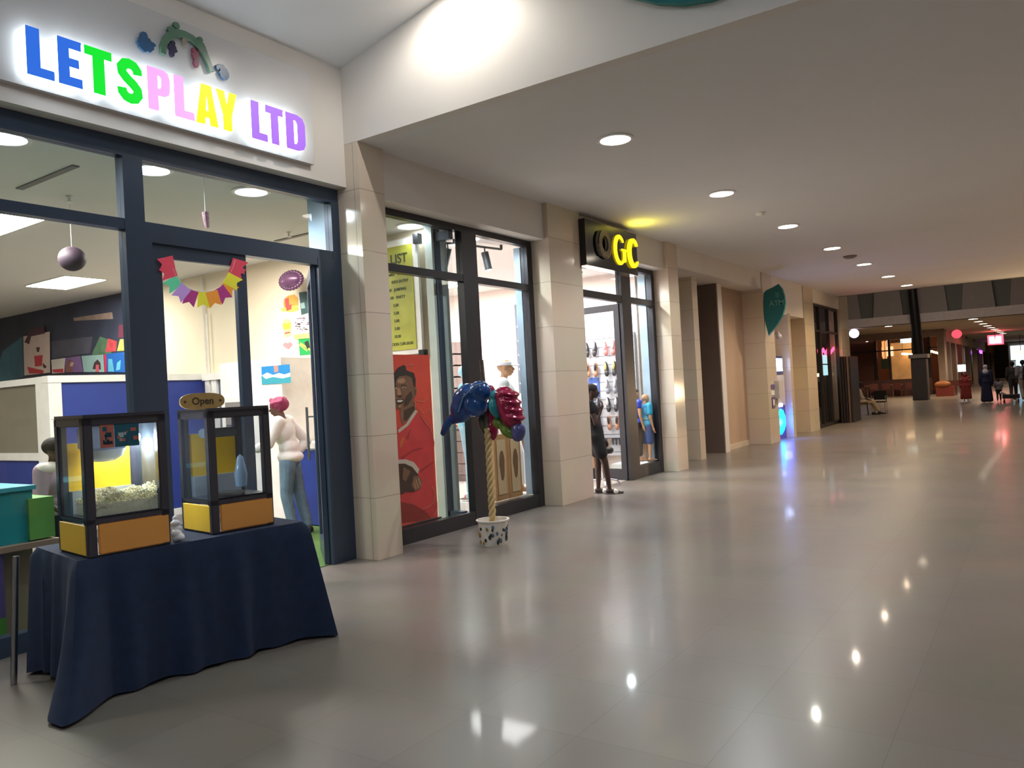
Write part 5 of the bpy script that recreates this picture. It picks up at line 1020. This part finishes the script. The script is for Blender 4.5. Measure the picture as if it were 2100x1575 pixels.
# tall shelf of folded shoes and bottles on the side wall
t = thing('wall_shelf_unit', 'tall taupe shelf unit full of small dark goods on the sports shop wall', 'shelf', (-10.6, 12.7, 0))
u = MB().box(-11.3, -9.9, 12.80, 12.86, 0, 2.64).box(-11.3, -11.24, 12.5, 12.86, 0, 2.64).box(-9.96, -9.9, 12.5, 12.86, 0, 2.64); [u.box(-11.3, -9.9, 12.5, 12.86, .5 + .235 * k, .53 + .235 * k) for k in range(9)]
u.build('carcass', M_shelf, t)
rr = random.Random(11); gm = [mat('goods_black', (46, 40, 44), .5), mat('goods_grey', (150, 146, 150), .5), mat('goods_maroon', (104, 50, 60), .5), mat('goods_white', (220, 216, 214), .5)]
shoe0 = None
def small_shoe(parent=None):
    t = thing('display_shoe', 'small dark shoe on the tall taupe shelf unit', 'shoe', (0, 0, 0), 'shoes on the taupe shelf unit')
    b = MB(); b.ell((0, 0, .035), (.045, .12, .035)); b.ell((0, -.05, .06), (.04, .06, .045)); blob('upper', b, gm[0], t, voxel=.016, smooth=1); return t
s0 = small_shoe(); first = True
for k in range(8):
    for c_ in range(5):
        x = -11.1 + c_ * .26; l_ = s0 if first else dup(s0); first = False
        l_.location = (x + rr.uniform(-.03, .03), 12.66, .531 + .235 * k); l_.rotation_euler = (0, 0, rr.uniform(-.5, .5))
        if rr.random() < .5: l_.children[0].data = l_.children[0].data.copy() if False else l_.children[0].data
# brown drawer cabinet with wares on top
t = thing('drawer_cabinet', 'brown drawer cabinet below the tall shelf, wares heaped on top', 'cabinet', (-8.6, 11.0, 0))
MB().box(-9.3, -7.4, 11.0, 11.6, 0, .95).build('body', M_cab, t); dm = mat('cabinet_front', (118, 98, 94), .5)
for r in range(4):
    for c_ in range(2): MB().box(-9.28 + c_ * .95, -8.36 + c_ * .95, 10.98, 11.0, .13 + .2 * r, .31 + .2 * r).build('drawer', dm, t)
MB().box(-9.35, -7.35, 10.95, 11.65, .95, .98).build('top', M_steel, t)
M_tan = [mat('wares_tan', (206, 160, 110), .7), mat('wares_orange', (214, 120, 60), .6), mat('wares_cream', (228, 208, 176), .7), mat('wares_brown', (104, 60, 50), .6)]
for k in range(14):
    b = MB(); x, y = -9.1 + (k % 7) * .26, 11.12 + (k // 7) * .25; b.ell((x, y, 1.03), (.12, .08, .05), rot=(0, 0, k)); b.ell((x + .03, y, 1.06), (.06, .06, .05))
    tag(b.build('sandal', M_tan[k % 4], None, True), ('tan', 'orange', 'cream', 'brown')[k % 4] + ' sandal in the heap on the drawer cabinet', 'sandal', 'sandals heaped on the drawer cabinet')
def low_shelf():
    t = thing('low_shelf', 'low white shelf with dark shoes seen through the right pane', 'shelf', (-6.9, 11.35, 0)); u = MB().box(-7.3, -6.5, 11.2, 11.5, 0, .16)
    for z in (.16, .5, .84, 1.18): u.box(-7.3, -6.5, 11.2, 11.5, z, z + .025)
    u.box(-7.3, -7.27, 11.2, 11.5, .1, 1.2).box(-6.53, -6.5, 11.2, 11.5, .1, 1.2); u.build('carcass', M_board2, t)
    for z in (.186, .526, .866, 1.206):
        for x in (-7.1, -6.85, -6.62):
            o = dup(s0, (x, 11.34, z), rr.uniform(-1, 1), 'dark shoe on the low white shelf'); o['group'] = 'shoes on the low white shelf'
low_shelf()
t = thing('framed_board', 'pair of brown framed panels with dark leaf shapes leaning in the sports shop window', 'display board', (-5.85, 8.35, .17))
for y0, sh_ in ((8.02, 0), (8.33, 1)):
    MB().box(-5.84, -5.80, y0, y0 + .29, .172, 1.02).build('panel', mat('tan_panel', (186, 140, 92), .5, var=.1), t); MB().box(-5.795, -5.79, y0 + .05, y0 + .24, .25, .95).build('inset', mat('pale_panel', (208, 178, 140), .5), t)
    c = Vector((-5.785, y0 + .145, .62)); MB().prism([(c.x, c.y + .055 * math.cos(a) * (1 if math.sin(a) > 0 else .8), c.z + .19 * math.sin(a)) for a in [2 * PI * k / 20 for k in range(20)]], (.004, 0, 0)).build('leaf_shape', mat('brown_leaf_print', (120, 84, 60), .6), t)
t = thing('olive_bag', 'olive brown bag standing on the sports shop floor by the partition', 'bag', (-6.5, 8.0, 0))
b = MB(); b.ell((-7.0, 8.3, .30), (.16, .2, .30)); b.ell((-6.85, 8.36, .27), (.14, .16, .27)); blob('body', b, mat('olive_bag_cloth', (126, 108, 74), .7), t, voxel=.014); MB().tube([(-7.02, 8.26, .58), (-7.0, 8.3, .68), (-6.96, 8.34, .58)], .012).build('strap', M_whitep, t, True)
t = thing('red_trainers', 'red trainers lying on the sports shop floor', 'shoes', (-6.6, 8.9, 0))
b = MB(); b.ell((-7.0, 9.1, .05), (.16, .08, .05)); b.ell((-6.85, 9.2, .06), (.16, .08, .055), rot=(0, 0, .7)); b.build('uppers', mat('red_trainer', (176, 52, 48), .6), t, True)
q = P(905, 697, y=12.7)
for (a, b_), l in (((908, 695), 'dark cap on a peg above the tall shelf'), ((912, 703), 'pale cap on a peg above the tall shelf')):
    q = P(a, b_, y=12.75); m_ = MB(); m_.ell(q, (.11, .1, .07)); m_.ell(q + Vector((.1, -.04, -.04)), (.1, .08, .015)); tag(m_.build('cap', gm[0] if a == 908 else gm[1], None, True), l, 'cap')
# dark wall display and lit column by the window end
t = thing('wall_display', 'tall dark slatted wall display behind the white-clad mannequin', 'display rack', (-8.0, 12.8, 2))
u = MB().box(-8.57, -8.0, 12.80, 12.86, 1.52, 3.28); u.build('back', mat('display_slate', (96, 100, 112), .5), t); u = MB(); [u.box(-8.5, -8.0, 12.74, 12.80, 1.7 + .28 * k, 1.73 + .28 * k) for k in range(5)]; u.build('slat', M_board2, t)
t = thing('brown_shelf', 'brown wall shelf with cream caps at head height of the white-clad mannequin', 'shelf', (-7.6, 12.6, 1.9)); MB().box(-8.3, -6.8, 12.62, 12.86, 1.42, 1.50).box(-8.3, -6.8, 12.66, 12.86, .62, .66).box(-7.9, -7.84, 12.66, 12.86, .1, 1.42).build('carcass', M_cab, t)
for k in range(4): b = MB(); b.ell((-8.1 + k * .32, 12.74, 1.59), (.12, .12, .09)); tag(b.build('cap', M_tan[(k + 2) % 3], None, True), 'cap on the brown wall shelf', 'cap', 'caps on the brown wall shelf')
t = thing('garment_rail', 'rail of hanging clothes behind the white-clad mannequin', 'clothes rail', (-7.4, 12.4, 1)); MB().cyl((-8.2, 12.4, 1.3), (-6.9, 12.4, 1.3), .012, n=8).cyl((-8.2, 12.4, 0), (-8.2, 12.4, 1.3), .012, n=8).cyl((-6.9, 12.4, 0), (-6.9, 12.4, 1.3), .012, n=8).build('rail', M_chrome, t)
gcols = [(206, 176, 140), (120, 104, 100), (190, 186, 184), (92, 84, 84), (210, 196, 180)]
for k in range(9):
    b = MB(); x = -8.1 + k * .14; b.box(x - .03, x + .03, 12.22, 12.58, .45, 1.22).bevel(.02, 2)
    tag(b.build('hanging_shirt', mat('shirt_%d_cloth' % gcols[k % 5][0], gcols[k % 5], .8)), 'folded shirt on the clothes rail, shades of beige and grey', 'shirt', 'shirts on the clothes rail')
# footwear wall of slats with shoes hung in pairs (side wall, right of the entrance)
M_slat = mat('slat_grey', (196, 194, 200), .5)
sw = MB().box(-7.6, -6.02, 12.78, 12.86, .3, 2.52)
ow = sw.build('slat_wall', M_slat); tag(ow, 'pale slatted display wall with shoes, seen through the shop entrance', 'display wall')
u = MB(); [u.box(-7.6, -6.02, 12.775, 12.782, .36 + .16 * k, .368 + .16 * k) for k in range(14)]; u.build('groove', mat('slat_groove', (110, 110, 120), .5), ow)
def hung_shoe(label, m_up, m_in, x, z, open_=True):
    t = thing('hung_shoe', label, 'shoe', (0, 0, 0), 'shoes on the slatted wall'); b = MB()
    b.ell((0, 0, -.03), (.046, .03, .13), n=16); b.ell((0, -.01, -.10), (.045, .035, .06)); b.ell((0, -.012, .06), (.036, .04, .06)); blob('upper', b, m_up, t, voxel=.007, smooth=1)
    MB().ell((0, -.036, .03), (.026, .022, .075), n=14).build('insole', m_in, t, True); t.location = (x, 12.72, z); return t
cb, ct, cp, cgold, cg, cw_, = mat('shoe_black', (38, 36, 38), .4), mat('shoe_tan', (170, 116, 84), .5), mat('shoe_pink', (226, 120, 116), .5), mat('shoe_gold', (204, 184, 110), .4), mat('shoe_grey', (130, 132, 140), .5), mat('shoe_insole_pale', (206, 200, 196), .6)
rowsS = [(2.28, [('black', cb, cg), ('pink', cp, cw_)]), (1.90, [('tan', ct, cb), ('black and gold', cb, cgold)]), (1.58, [('', None, None), ('grey', cg, cw_)]), (1.25, [('black', cb, cg), ('black and white', cb, cw_)]), (.92, [('dark', cb, cg), ('tan', ct, cb)])]
rn = ['top row', 'second row', 'middle row', 'fourth row', 'fifth row']
for ri, (z, prs) in enumerate(rowsS):
    for ci, (cn, mu, mi_) in enumerate(prs):
        if mu is None: continue
        for k in range(2):
            x = (-6.95, -6.57)[ci] + k * .165
            px = hung_shoe('%s shoe, %s of its pair, %s column, %s of slatted wall' % (cn, ('left', 'right')[k], ('left', 'right')[ci], rn[ri]), mu, mi_, x, z)
            px.rotation_euler = (0, (-.06, .08)[k], 0)
q = MB().box(-6.98, -6.76, 12.755, 12.775, 1.38, 1.74); o = q.build('slat_wall_poster', mat('poster_cobalt', (52, 84, 160), .5)); tag(o, 'small blue poster on the slatted shoe wall behind the person in black', 'poster')
MB().box(-6.94, -6.80, 12.75, 12.756, 1.60, 1.63).box(-6.94, -6.82, 12.75, 12.756, 1.55, 1.57).build('print', M_whitep, o); MB().ell((-6.87, 12.752, 1.47), (.06, .006, .05)).build('round_print', M_whitep, o, True)
t = thing('key_rack', 'rack of small dark hooks low on the slatted wall', 'rack', (-6.8, 12.75, .6)); u = MB()
for k in range(9): u.cyl((-6.95 + k * .07, 12.74, .60), (-6.95 + k * .07, 12.74, .49), .012, n=6)
u.box(-7.0, -6.3, 12.73, 12.776, .6, .62).build('hooks', cb, t)
t = thing('swivel_stool', 'black round swivel stool on a chrome star base inside the entrance', 'stool', (-6.1, 11.25, 0)); sx_, sy_ = -5.86, 11.02
MB().lathe([(.001, .50), (.17, .50), (.19, .53), (.19, .57), (.17, .59), (.001, .595)], (sx_, sy_, 0), 28).build('seat', mat('black_vinyl', (28, 28, 32), .35), t, 40); MB().cyl((sx_, sy_, .08), (sx_, sy_, .5), .025, n=12).build('column', M_chrome, t, True)
for k in range(5): a = k * 2 * PI / 5 + .3; MB().tube([(sx_, sy_, .10), (sx_ + .22 * math.cos(a), sy_ + .22 * math.sin(a), .07), (sx_ + .27 * math.cos(a), sy_ + .27 * math.sin(a), .018)], .014).build('leg', M_chrome, t, True)
t = thing('pink_bag_pile', 'pale pink plastic bags heaped under the shoe wall', 'bags', (-6.7, 12.5, 0)); b = MB(); rr = random.Random(4)
for k in range(16): b.ell((-7.4 + rr.random() * .62, 12.42 + rr.random() * .3, .12 + rr.random() * .22), (.15, .12, .13), rot=(rr.random() * 3, rr.random() * 3, 0))
blob('bags', b, mat('pale_pink_plastic', (232, 204, 210), .35, bump=.4, scale=12), t, voxel=.02, smooth=1)
# ================================================================ cash machine niche, dark shop, far things
M_pan = mat('panel_pale_metal', (190, 186, 184), .4)
t = thing('cash_machine', 'cash machine in the first niche with a glowing cyan leaf lamp below', 'cash machine', (-5.9, 19.95, 0))
MB().box(-5.99, -5.50, 19.55, 20.5, .85, 1.62).bevel(.03, 2).build('cabinet', M_pan, t); MB().box(-5.99, -5.54, 19.5, 20.55, 0, .85).build('pedestal', mat('pedestal_blue', (60, 64, 150), .4), t)
MB().box(-5.99, -5.50, 19.72, 20.4, 1.64, 2.10).bevel(.02, 1).build('screen_surround', mat('navy_surround', (36, 44, 90), .4), t); MB().box(-5.505, -5.49, 19.76, 20.36, 1.72, 2.04).build('screen', mat('lit_blue_white_screen', (180, 200, 255), .4, emit=4, ecol=(.55, .65, 1, 1)), t)
MB().box(-5.55, -5.48, 19.70, 20.15, .82, .90).build('lit_slot', mat('lit_white_slot', (230, 235, 255), .4, emit=5, ecol=(.7, .75, 1, 1)), t)
outline('leaf_lamp', [[(19.86, .40), (19.92, .62), (20.06, .76), (20.24, .72), (20.40, .56), (20.42, .36), (20.26, .22), (20.0, .12), (19.88, .22)]], .04, mat('lit_cyan_leaf', (0, 190, 255), .4, emit=5, ecol=(.0, .42, 1, 1)), t, frameM((-5.54, 0, 0), (0, 1, 0), (0, 0, 1)))
lamp('POINT', 'leaf_lamp_glow', (-5.40, 20.15, .42), 10, (.10, .10, 1), .1)
lamp('POINT', 'screen_glow', (-5.38, 20.0, 1.85), 2.5, (.5, .6, 1), .08)
t = thing('security_camera', 'small dome camera under the teal leaf sign', 'camera', (-5.4, 19.6, 2.7)); q = P(1612, 675, y=19.5)
MB().box(-6.0, -5.30, 19.46, 19.56, 2.60, 2.68).build('arm', M_pan, t); MB().ell((-5.3, 19.5, 2.56), (.07, .07, .08)).build('dome', M_pan, t, True)
t = thing('wall_sign_strip', 'small purple and white notices stacked on the pier before the cash machine', 'notice', (-5.36, 18.9, 1.2))
for k, (z0, z1, m) in enumerate(((1.29, 1.40, mat('purple_notice', (96, 76, 130), .5)), (1.14, 1.25, M_whitep), (.84, 1.10, mat('purple_notice', (96, 76, 130))))): MB().box(-5.36, -5.345, 18.78, 19.02, z0, z1).build('notice', m, t)
MB().box(-5.345, -5.34, 18.84, 18.96, .90, 1.04).build('notice_picture', M_whitep, t)
t = thing('dispenser', 'pale wall dispenser beside the purple notices', 'dispenser', (-5.3, 19.2, 1.3)); MB().box(-5.36, -5.25, 19.06, 19.32, 1.06, 1.48).bevel(.03, 3).build('body', M_pan, t, 40)
t = thing('yellow_sign', 'yellow-green lit panel and white box high in the second niche', 'sign', (-5.9, 21.5, 2.6)); MB().box(-5.98, -5.7, 21.3, 21.5, 2.62, 3.1).build('upper_panel', mat('yellow_green_sign', (186, 178, 50), .4, emit=.25), t); MB().box(-5.98, -5.7, 21.3, 21.5, 1.95, 2.6).build('middle_panel', M_pan, t); MB().box(-5.98, -5.7, 21.3, 21.5, 1.2, 1.93).build('lower_panel', mat('yellow_green_sign', (186, 178, 50)), t)
# dark shop lights and neon
M_neon = mat('red_neon', (255, 40, 70), .4, emit=5, ecol=(1, .05, .14, 1))
t = thing('neon_sign', 'red neon script inside the dark shop window', 'sign', (-5.75, 24.4, 2.1))
outline('ring', [arcpts(24.85, 2.3, .16, .12, 0, 350), ], .03, M_neon, t, frameM((-5.60, 0, 0), (0, 1, 0), (0, 0, 1))); text('lettering', 'PIZZA', frameM((-5.62, 25.0, 2.12), (0, 1, 0), (0, 0, 1)), .26, M_neon, t, .02, fit=1.1) if False else outline('tube', [stroke([(25.1, 2.2), (25.4, 2.36), (25.7, 2.22), (26.0, 2.38), (26.3, 2.24), (26.9, 2.42)], .05)], .03, M_neon, t, frameM((-5.60, 0, 0), (0, 1, 0), (0, 0, 1)))
t = thing('menu_screen', 'two stacked pale blue lit menu boards in the dark shop', 'screen', (-6.1, 24.9, 1.7)); ms = mat('lit_menu_blue', (150, 200, 220), .4, emit=1.0, ecol=(.45, .75, .85, 1)); MB().box(-5.72, -5.68, 25.82, 26.45, 1.92, 2.2).build('screen', ms, t); MB().box(-5.72, -5.68, 25.82, 26.5, 1.55, 1.88).build('screen', ms, t); MB().cyl((-5.7, 26.1, 0), (-5.7, 26.1, 1.56), .03, n=8).build('pole', M_black, t)
for (yy, zz), l in (((24.2, 2.95), 'left small ceiling lamp glowing in the dark shop'), ((25.3, 2.95), 'right small ceiling lamp glowing in the dark shop')):
    t = thing('pendant_lamp', l, 'lamp', (-7, yy, zz)); MB().ell((-7, yy + .6, zz), (.11, .11, .05), n=12).build('bulb', M_lit, t, True); MB().cyl((-7, yy + .6, zz), (-7, yy + .6, 3.66), .01, n=6).build('cord', M_black, t)
t = thing('yellow_lamp', 'small yellow lit lamp low in the dark shop', 'lamp', (-5.9, 26.2, 1.55)); MB().box(-5.96, -5.9, 26.0, 26.4, 1.52, 1.62).build('shade', mat('lit_yellow', (255, 230, 120), .4, emit=5, ecol=(1, .85, .35, 1)), t); MB().cyl((-5.93, 26.2, 0), (-5.93, 26.2, 1.52), .02, n=8).build('pole', M_black, t)
# folded glass doors stacked at the pier
t = thing('folded_door_stack', 'stack of dark folded glass door leaves beside the last pier', 'folding door', (-5.3, 27.2, 0)); M_dkp = mat('dark_door_leaf', (48, 42, 42), .35)
for k in range(5): MB().box(-5.35 + k * .06, -5.31 + k * .06, 26.3 + k * .10, 27.3 + k * .16, .01, 2.12).build('leaf', M_dkp if k != 3 else mat('bronze_leaf_edge', (110, 92, 82), .35), t)
# lit round sign, cafe furniture, cafe interior
M_sgnb = mat('lit_violet_white_sign', (220, 210, 255), .4, emit=2.6, ecol=(.75, .68, 1, 1))
t = thing('oval_sign', 'glowing violet-white oval sign hanging at the far left under the beam', 'sign', (-8.6, 46.9, 3.8)); q = P(1752, 684, y=46.9); MB().cyl(q, q + Vector((0, -.12, 0)), .25, n=28).build('face', M_sgnb, t, 30); MB().cyl(q + Vector((0, -.07, .3)), (q.x, q.y - .07, ZC), .02, n=6).build('hanger', M_black, t)
M_amb = mat('lit_amber_wall', (206, 150, 86), .6, emit=.2, var=.25, scale=1.5, ecol=S(216, 156, 96))
def cafe_panel(label, px0, py0, px1, py1, m, y=56.6, name='cafe_wall_panel', cat='wall panel'):
    a, b = P(px0, py0, y=y), P(px1, py1, y=y); o = MB().box(a.x, b.x, y, y + .08, b.z, a.z).cyl(((a.x + b.x) / 2, y + .05, a.z - .02), ((a.x + b.x) / 2, y + .05, ZC), .02, n=6).build(name, m); tag(o, label, cat); return o
cafe_panel('amber lit wall panel seen inside the far cafe', 1826, 704, 1873, 778, M_amb)
cafe_panel('orange lit screen inside the far cafe', 1808, 700, 1819, 736, mat('lit_orange_panel', (236, 150, 84), .5, emit=.9, ecol=S(240, 150, 90)), 56.4, 'cafe_screen', 'screen')
cafe_panel('cream lit picture inside the far cafe', 1808, 712, 1832, 730, mat('lit_cream_panel', (240, 200, 160), .5, emit=.9, ecol=S(240, 200, 160)), 56.5, 'cafe_picture', 'picture')
cafe_panel('dark green board low inside the far cafe', 1806, 736, 1826, 756, mat('cafe_green', (60, 80, 54), .6), 56.3, 'cafe_board', 'board')
cafe_panel('pale cyan lit menu sign inside the far cafe', 1846, 690, 1872, 702, mat('lit_pale_cyan', (190, 220, 230), .5, emit=1.2, ecol=(.6, .85, .95, 1)), 56.2, 'cafe_sign', 'sign')
for (px, py), l in (((1753, 697), 'first tiny lamp in the far cafe ceiling, leftmost'), ((1769, 698), 'second tiny lamp in the far cafe ceiling'), ((1778, 699), 'third tiny lamp in the far cafe ceiling'), ((1865, 692), 'bright tiny lamp in the far cafe ceiling beside the sloping column'), ((1881, 694), 'tiny lamp just right of the bright one by the sloping column')):
    q = P(px, py, y=56); tag(MB().ell(q, (.16, .1, .06), n=10).cyl(q, (q.x, q.y, ZC), .01, n=6).build('cafe_lamp', M_litw, None, True), l, 'lamp')
for g_, lab, y_ in (([(1851 + 4 * k, 725 + .3 * k) for k in range(6)], 'string lights inside the far cafe left of the sloping column', 56.1), ([(1903 + 4.2 * k, 719 + (.9 * k if k > 2 else .5 * k)) for k in range(7)], 'string lights inside the far cafe right of the sloping column', 55.9)):
    t = thing('string_lights', lab, 'string lights', tuple(P(*g_[0], y=y_))); MB().tube([Vector((P(*g_[0], y=y_).x, y_, ZC))] + [P(a, b, y=y_) for a, b in g_] + [Vector((P(*g_[-1], y=y_).x, y_, ZC))], .012, 6).build('wire', M_black, t)
    for a, b in g_: MB().ell(P(a, b + .6, y=y_), .07, n=8).build('bulb', mat('lit_warm_bulb', (255, 220, 140), .4, emit=8, ecol=(1, .75, .4, 1)), t, True)
M_mah = mat('mahogany', (84, 40, 36), .5)
for i, (x, y) in enumerate(((-9.1, 52.7), (-7.7, 52.9), (-6.4, 53.3))):
    t = thing('cafe_table', 'dark cafe table outside the far cafe, ' + ('leftmost', 'middle', 'rightmost by the column')[i] + ' of three', 'table', (x, y, 0)); MB().box(x - .55, x + .55, y - .4, y + .4, .72, .76).build('tabletop', mat('table_grey', (120, 96, 92), .3), t); MB().cyl((x, y, 0), (x, y, .72), .04, n=8).build('pedestal', M_steel, t)
c0_ = chair('mahogany cafe chair at the far cafe tables', (-9.3, 51.9, 0), 0, M_mah, M_mah, group='mahogany cafe chairs')
for x, y, a in ((-8.6, 51.9, .2), (-7.9, 52.1, 0), (-7.25, 52.0, -.2), (-6.65, 52.2, 0), (-6.3, 52.6, .1), (-9.0, 53.6, PI), (-7.7, 53.8, PI), (-10.3, 52.4, .5), (-4.5, 51.5, .4), (-4.0, 52.0, 0)): dup(c0_, (x, y, 0), a)
tag(MB().box(-10.4, -5.7, 54.4, 54.6, .25, 1.05).box(-10.4, -5.7, 54.4, 54.6, 0, .25).build('cafe_counter', mat('counter_maroon', (64, 38, 36), .5)), 'low dark counter front along the far cafe', 'counter')
t = thing('seat_pod', 'orange and red padded seats beyond the far corner', 'seat', (-4.6, 50.5, 0)); b = MB(); b.ell((-4.75, 50.4, .68), (.42, .25, .20)); b.build('orange_cushion', mat('orange_vinyl', (150, 92, 48), .5), t, True); MB().box(-5.1, -4.2, 50.3, 50.8, .0, .55).bevel(.06, 2).build('red_base', mat('red_vinyl', (120, 48, 40), .5), t, 40)
def farsign(label, px, py, rx, rz, m, y, name='far_sign', d=.15):
    q = P(px, py, y=y); tag(MB().ell(q, (rx, d, rz), n=16).cyl(q, (q.x, q.y, ZC), .02, n=6).build(name, m, None, True), label, 'sign')
farsign('round red lit sign above the first dark shop past the corner', 1962, 685, .30, .28, mat('dim_red_lit', (200, 30, 44), .5, emit=.8, ecol=(1, .1, .15, 1)), 58)
t = thing('far_box_sign', 'glowing red and white box sign hanging far down the corridor', 'sign', (-3.6, 66, 3)); q = P(2041, 697, y=66)
MB().box(q.x - .36, q.x + .36, q.y, q.y + .2, q.z - .24, q.z + .24).bevel(.06, 2).build('lit_face', mat('lit_pink_white', (255, 200, 200), .5, emit=5, ecol=(1, .45, .45, 1)), t, 40); MB().box(q.x - .48, q.x + .5, q.y + .2, q.y + .26, q.z - .34, q.z + .36).build('lit_red_surround', mat('lit_red', (255, 40, 60), .5, emit=2.5, ecol=(1, .06, .1, 1)), t); MB().cyl(q, (q.x, q.y, ZC), .03, n=6).build('hanger', M_black, t)
lamp('POINT', 'red_sign_glow', (q.x + .2, q.y - .6, q.z + .25), 30, (1, .08, .08), .1)
for k in range(3):
    q = P(1980 + 15 * k, 688 + 6 * k, x=-4.97); tag(MB().box(-4.98, -4.93, q.y, q.y + 1.8, q.z - .25, q.z + .25).build('fascia_sign', mat('brown_sign', (84, 70, 60), .5)), 'brown square fascia sign, ' + ('first', 'second', 'third')[k] + ' past the round red sign', 'sign')
q = P(2012, 722, x=-4.9); t = thing('violet_neon', 'violet neon script in a far shop window', 'sign', tuple(q)); MB().cyl((-5.39, q.y, q.z), (-4.93, q.y, q.z), .03, n=6).build('bracket', M_black, t); outline('tube', [stroke([(q.y - 2 + k * .6, q.z + .12 * math.sin(k * 2)) for k in range(8)], .09)], .05, mat('violet_neon', (170, 60, 220), .5, emit=2, ecol=(.6, .1, .9, 1)), t, frameM((-4.95, 0, 0), (0, 1, 0), (0, 0, 1)))
t = thing('lit_window_sign', 'bright white lit sheet in the dark shop past the corner', 'sign', (-5, 60, 1.3)); q = P(1972, 755, y=57.2); MB().box(q.x - .22, q.x + .22, 57.2, 57.3, q.z - .22, q.z + .22).build('sheet', mat('lit_white_sheet', (230, 240, 245), .5, emit=2.2, ecol=(.85, .97, 1, 1)), t); MB().cyl((q.x, 57.25, 0), (q.x, 57.25, q.z), .03, n=6).build('stand', M_black, t)
t = thing('blue_screen', 'tall pale blue lit screen far down the corridor', 'screen', (-1, 75, 1.5)); q = P(2094, 754, y=75); MB().box(q.x - .32, q.x + .32, 75, 75.1, q.z - .8, q.z + .7).build('screen', mat('lit_sky_screen', (130, 200, 255), .5, emit=2, ecol=(.35, .75, 1, 1)), t); MB().box(q.x - .2, q.x + .2, 75.1, 75.3, 0, q.z - .8).build('stand', M_black, t)
t = thing('bright_sign', 'yellow lit sign above the tall blue screen', 'sign', (-1, 76, 2.5)); q = P(2093, 722, y=76); MB().box(q.x - .45, q.x + .45, 76, 76.1, q.z - .12, q.z + .12).build('face', mat('lit_lime_yellow', (230, 220, 90), .5, emit=2, ecol=(.95, .9, .3, 1)), t); MB().cyl((q.x, 76.05, q.z), (q.x, 76.05, ZC), .02, n=6).build('hanger', M_black, t)
t = thing('trolley', 'low trolley with pale bars pushed by the dark-clad people at the right', 'trolley', (-.9, 39.0, 0)); MB().box(-1.45, -.85, 38.2, 38.9, .18, .34).bevel(.04, 2).build('tray', M_dkg, t); MB().cyl((-1.5, 38.3, .45), (-1.0, 38.6, .14), .05, n=10).build('pale_bar', M_whitep, t, True)
for sx in (-1.4, -.9):
    for sy in (38.25, 38.85): MB().cyl((sx - .02, sy, .07), (sx + .02, sy, .07), .07, n=14).build('wheel', M_black, t, True)
    MB().cyl((sx, 38.55, .07), (sx, 38.55, .3), .015, n=6).build('strut', M_steel, t)

q0, q1 = P(2066, 694, y=98), P(2110, 764, y=98)  # glowing block added to brighten the dark end of the corridor
t = thing('far_end_glow', 'pale glowing block added to brighten the far end of the corridor', 'glow block', ((q0.x + q1.x) / 2, 98, 0)); MB().box(q0.x, q1.x, 98, 100, 0, ZC - .1).build('body', mat('glow_block_grey', (150, 150, 150), .5), t)
MB().box(q0.x + .2, q1.x - .1, 97.9, 98, 2.1, 3.6).build('upper_glow', mat('pale_upper_glow', (220, 224, 225), .5, emit=.9, var=.2, scale=2, ecol=(.85, .9, .92, 1)), t)
MB().box(q0.x + .3, q1.x - .2, 97.9, 98, .9, 1.95).build('lower_glow', mat('grey_lower_glow', (150, 160, 160), .5, emit=.3, var=.4, scale=2, ecol=(.6, .7, .72, 1)), t)
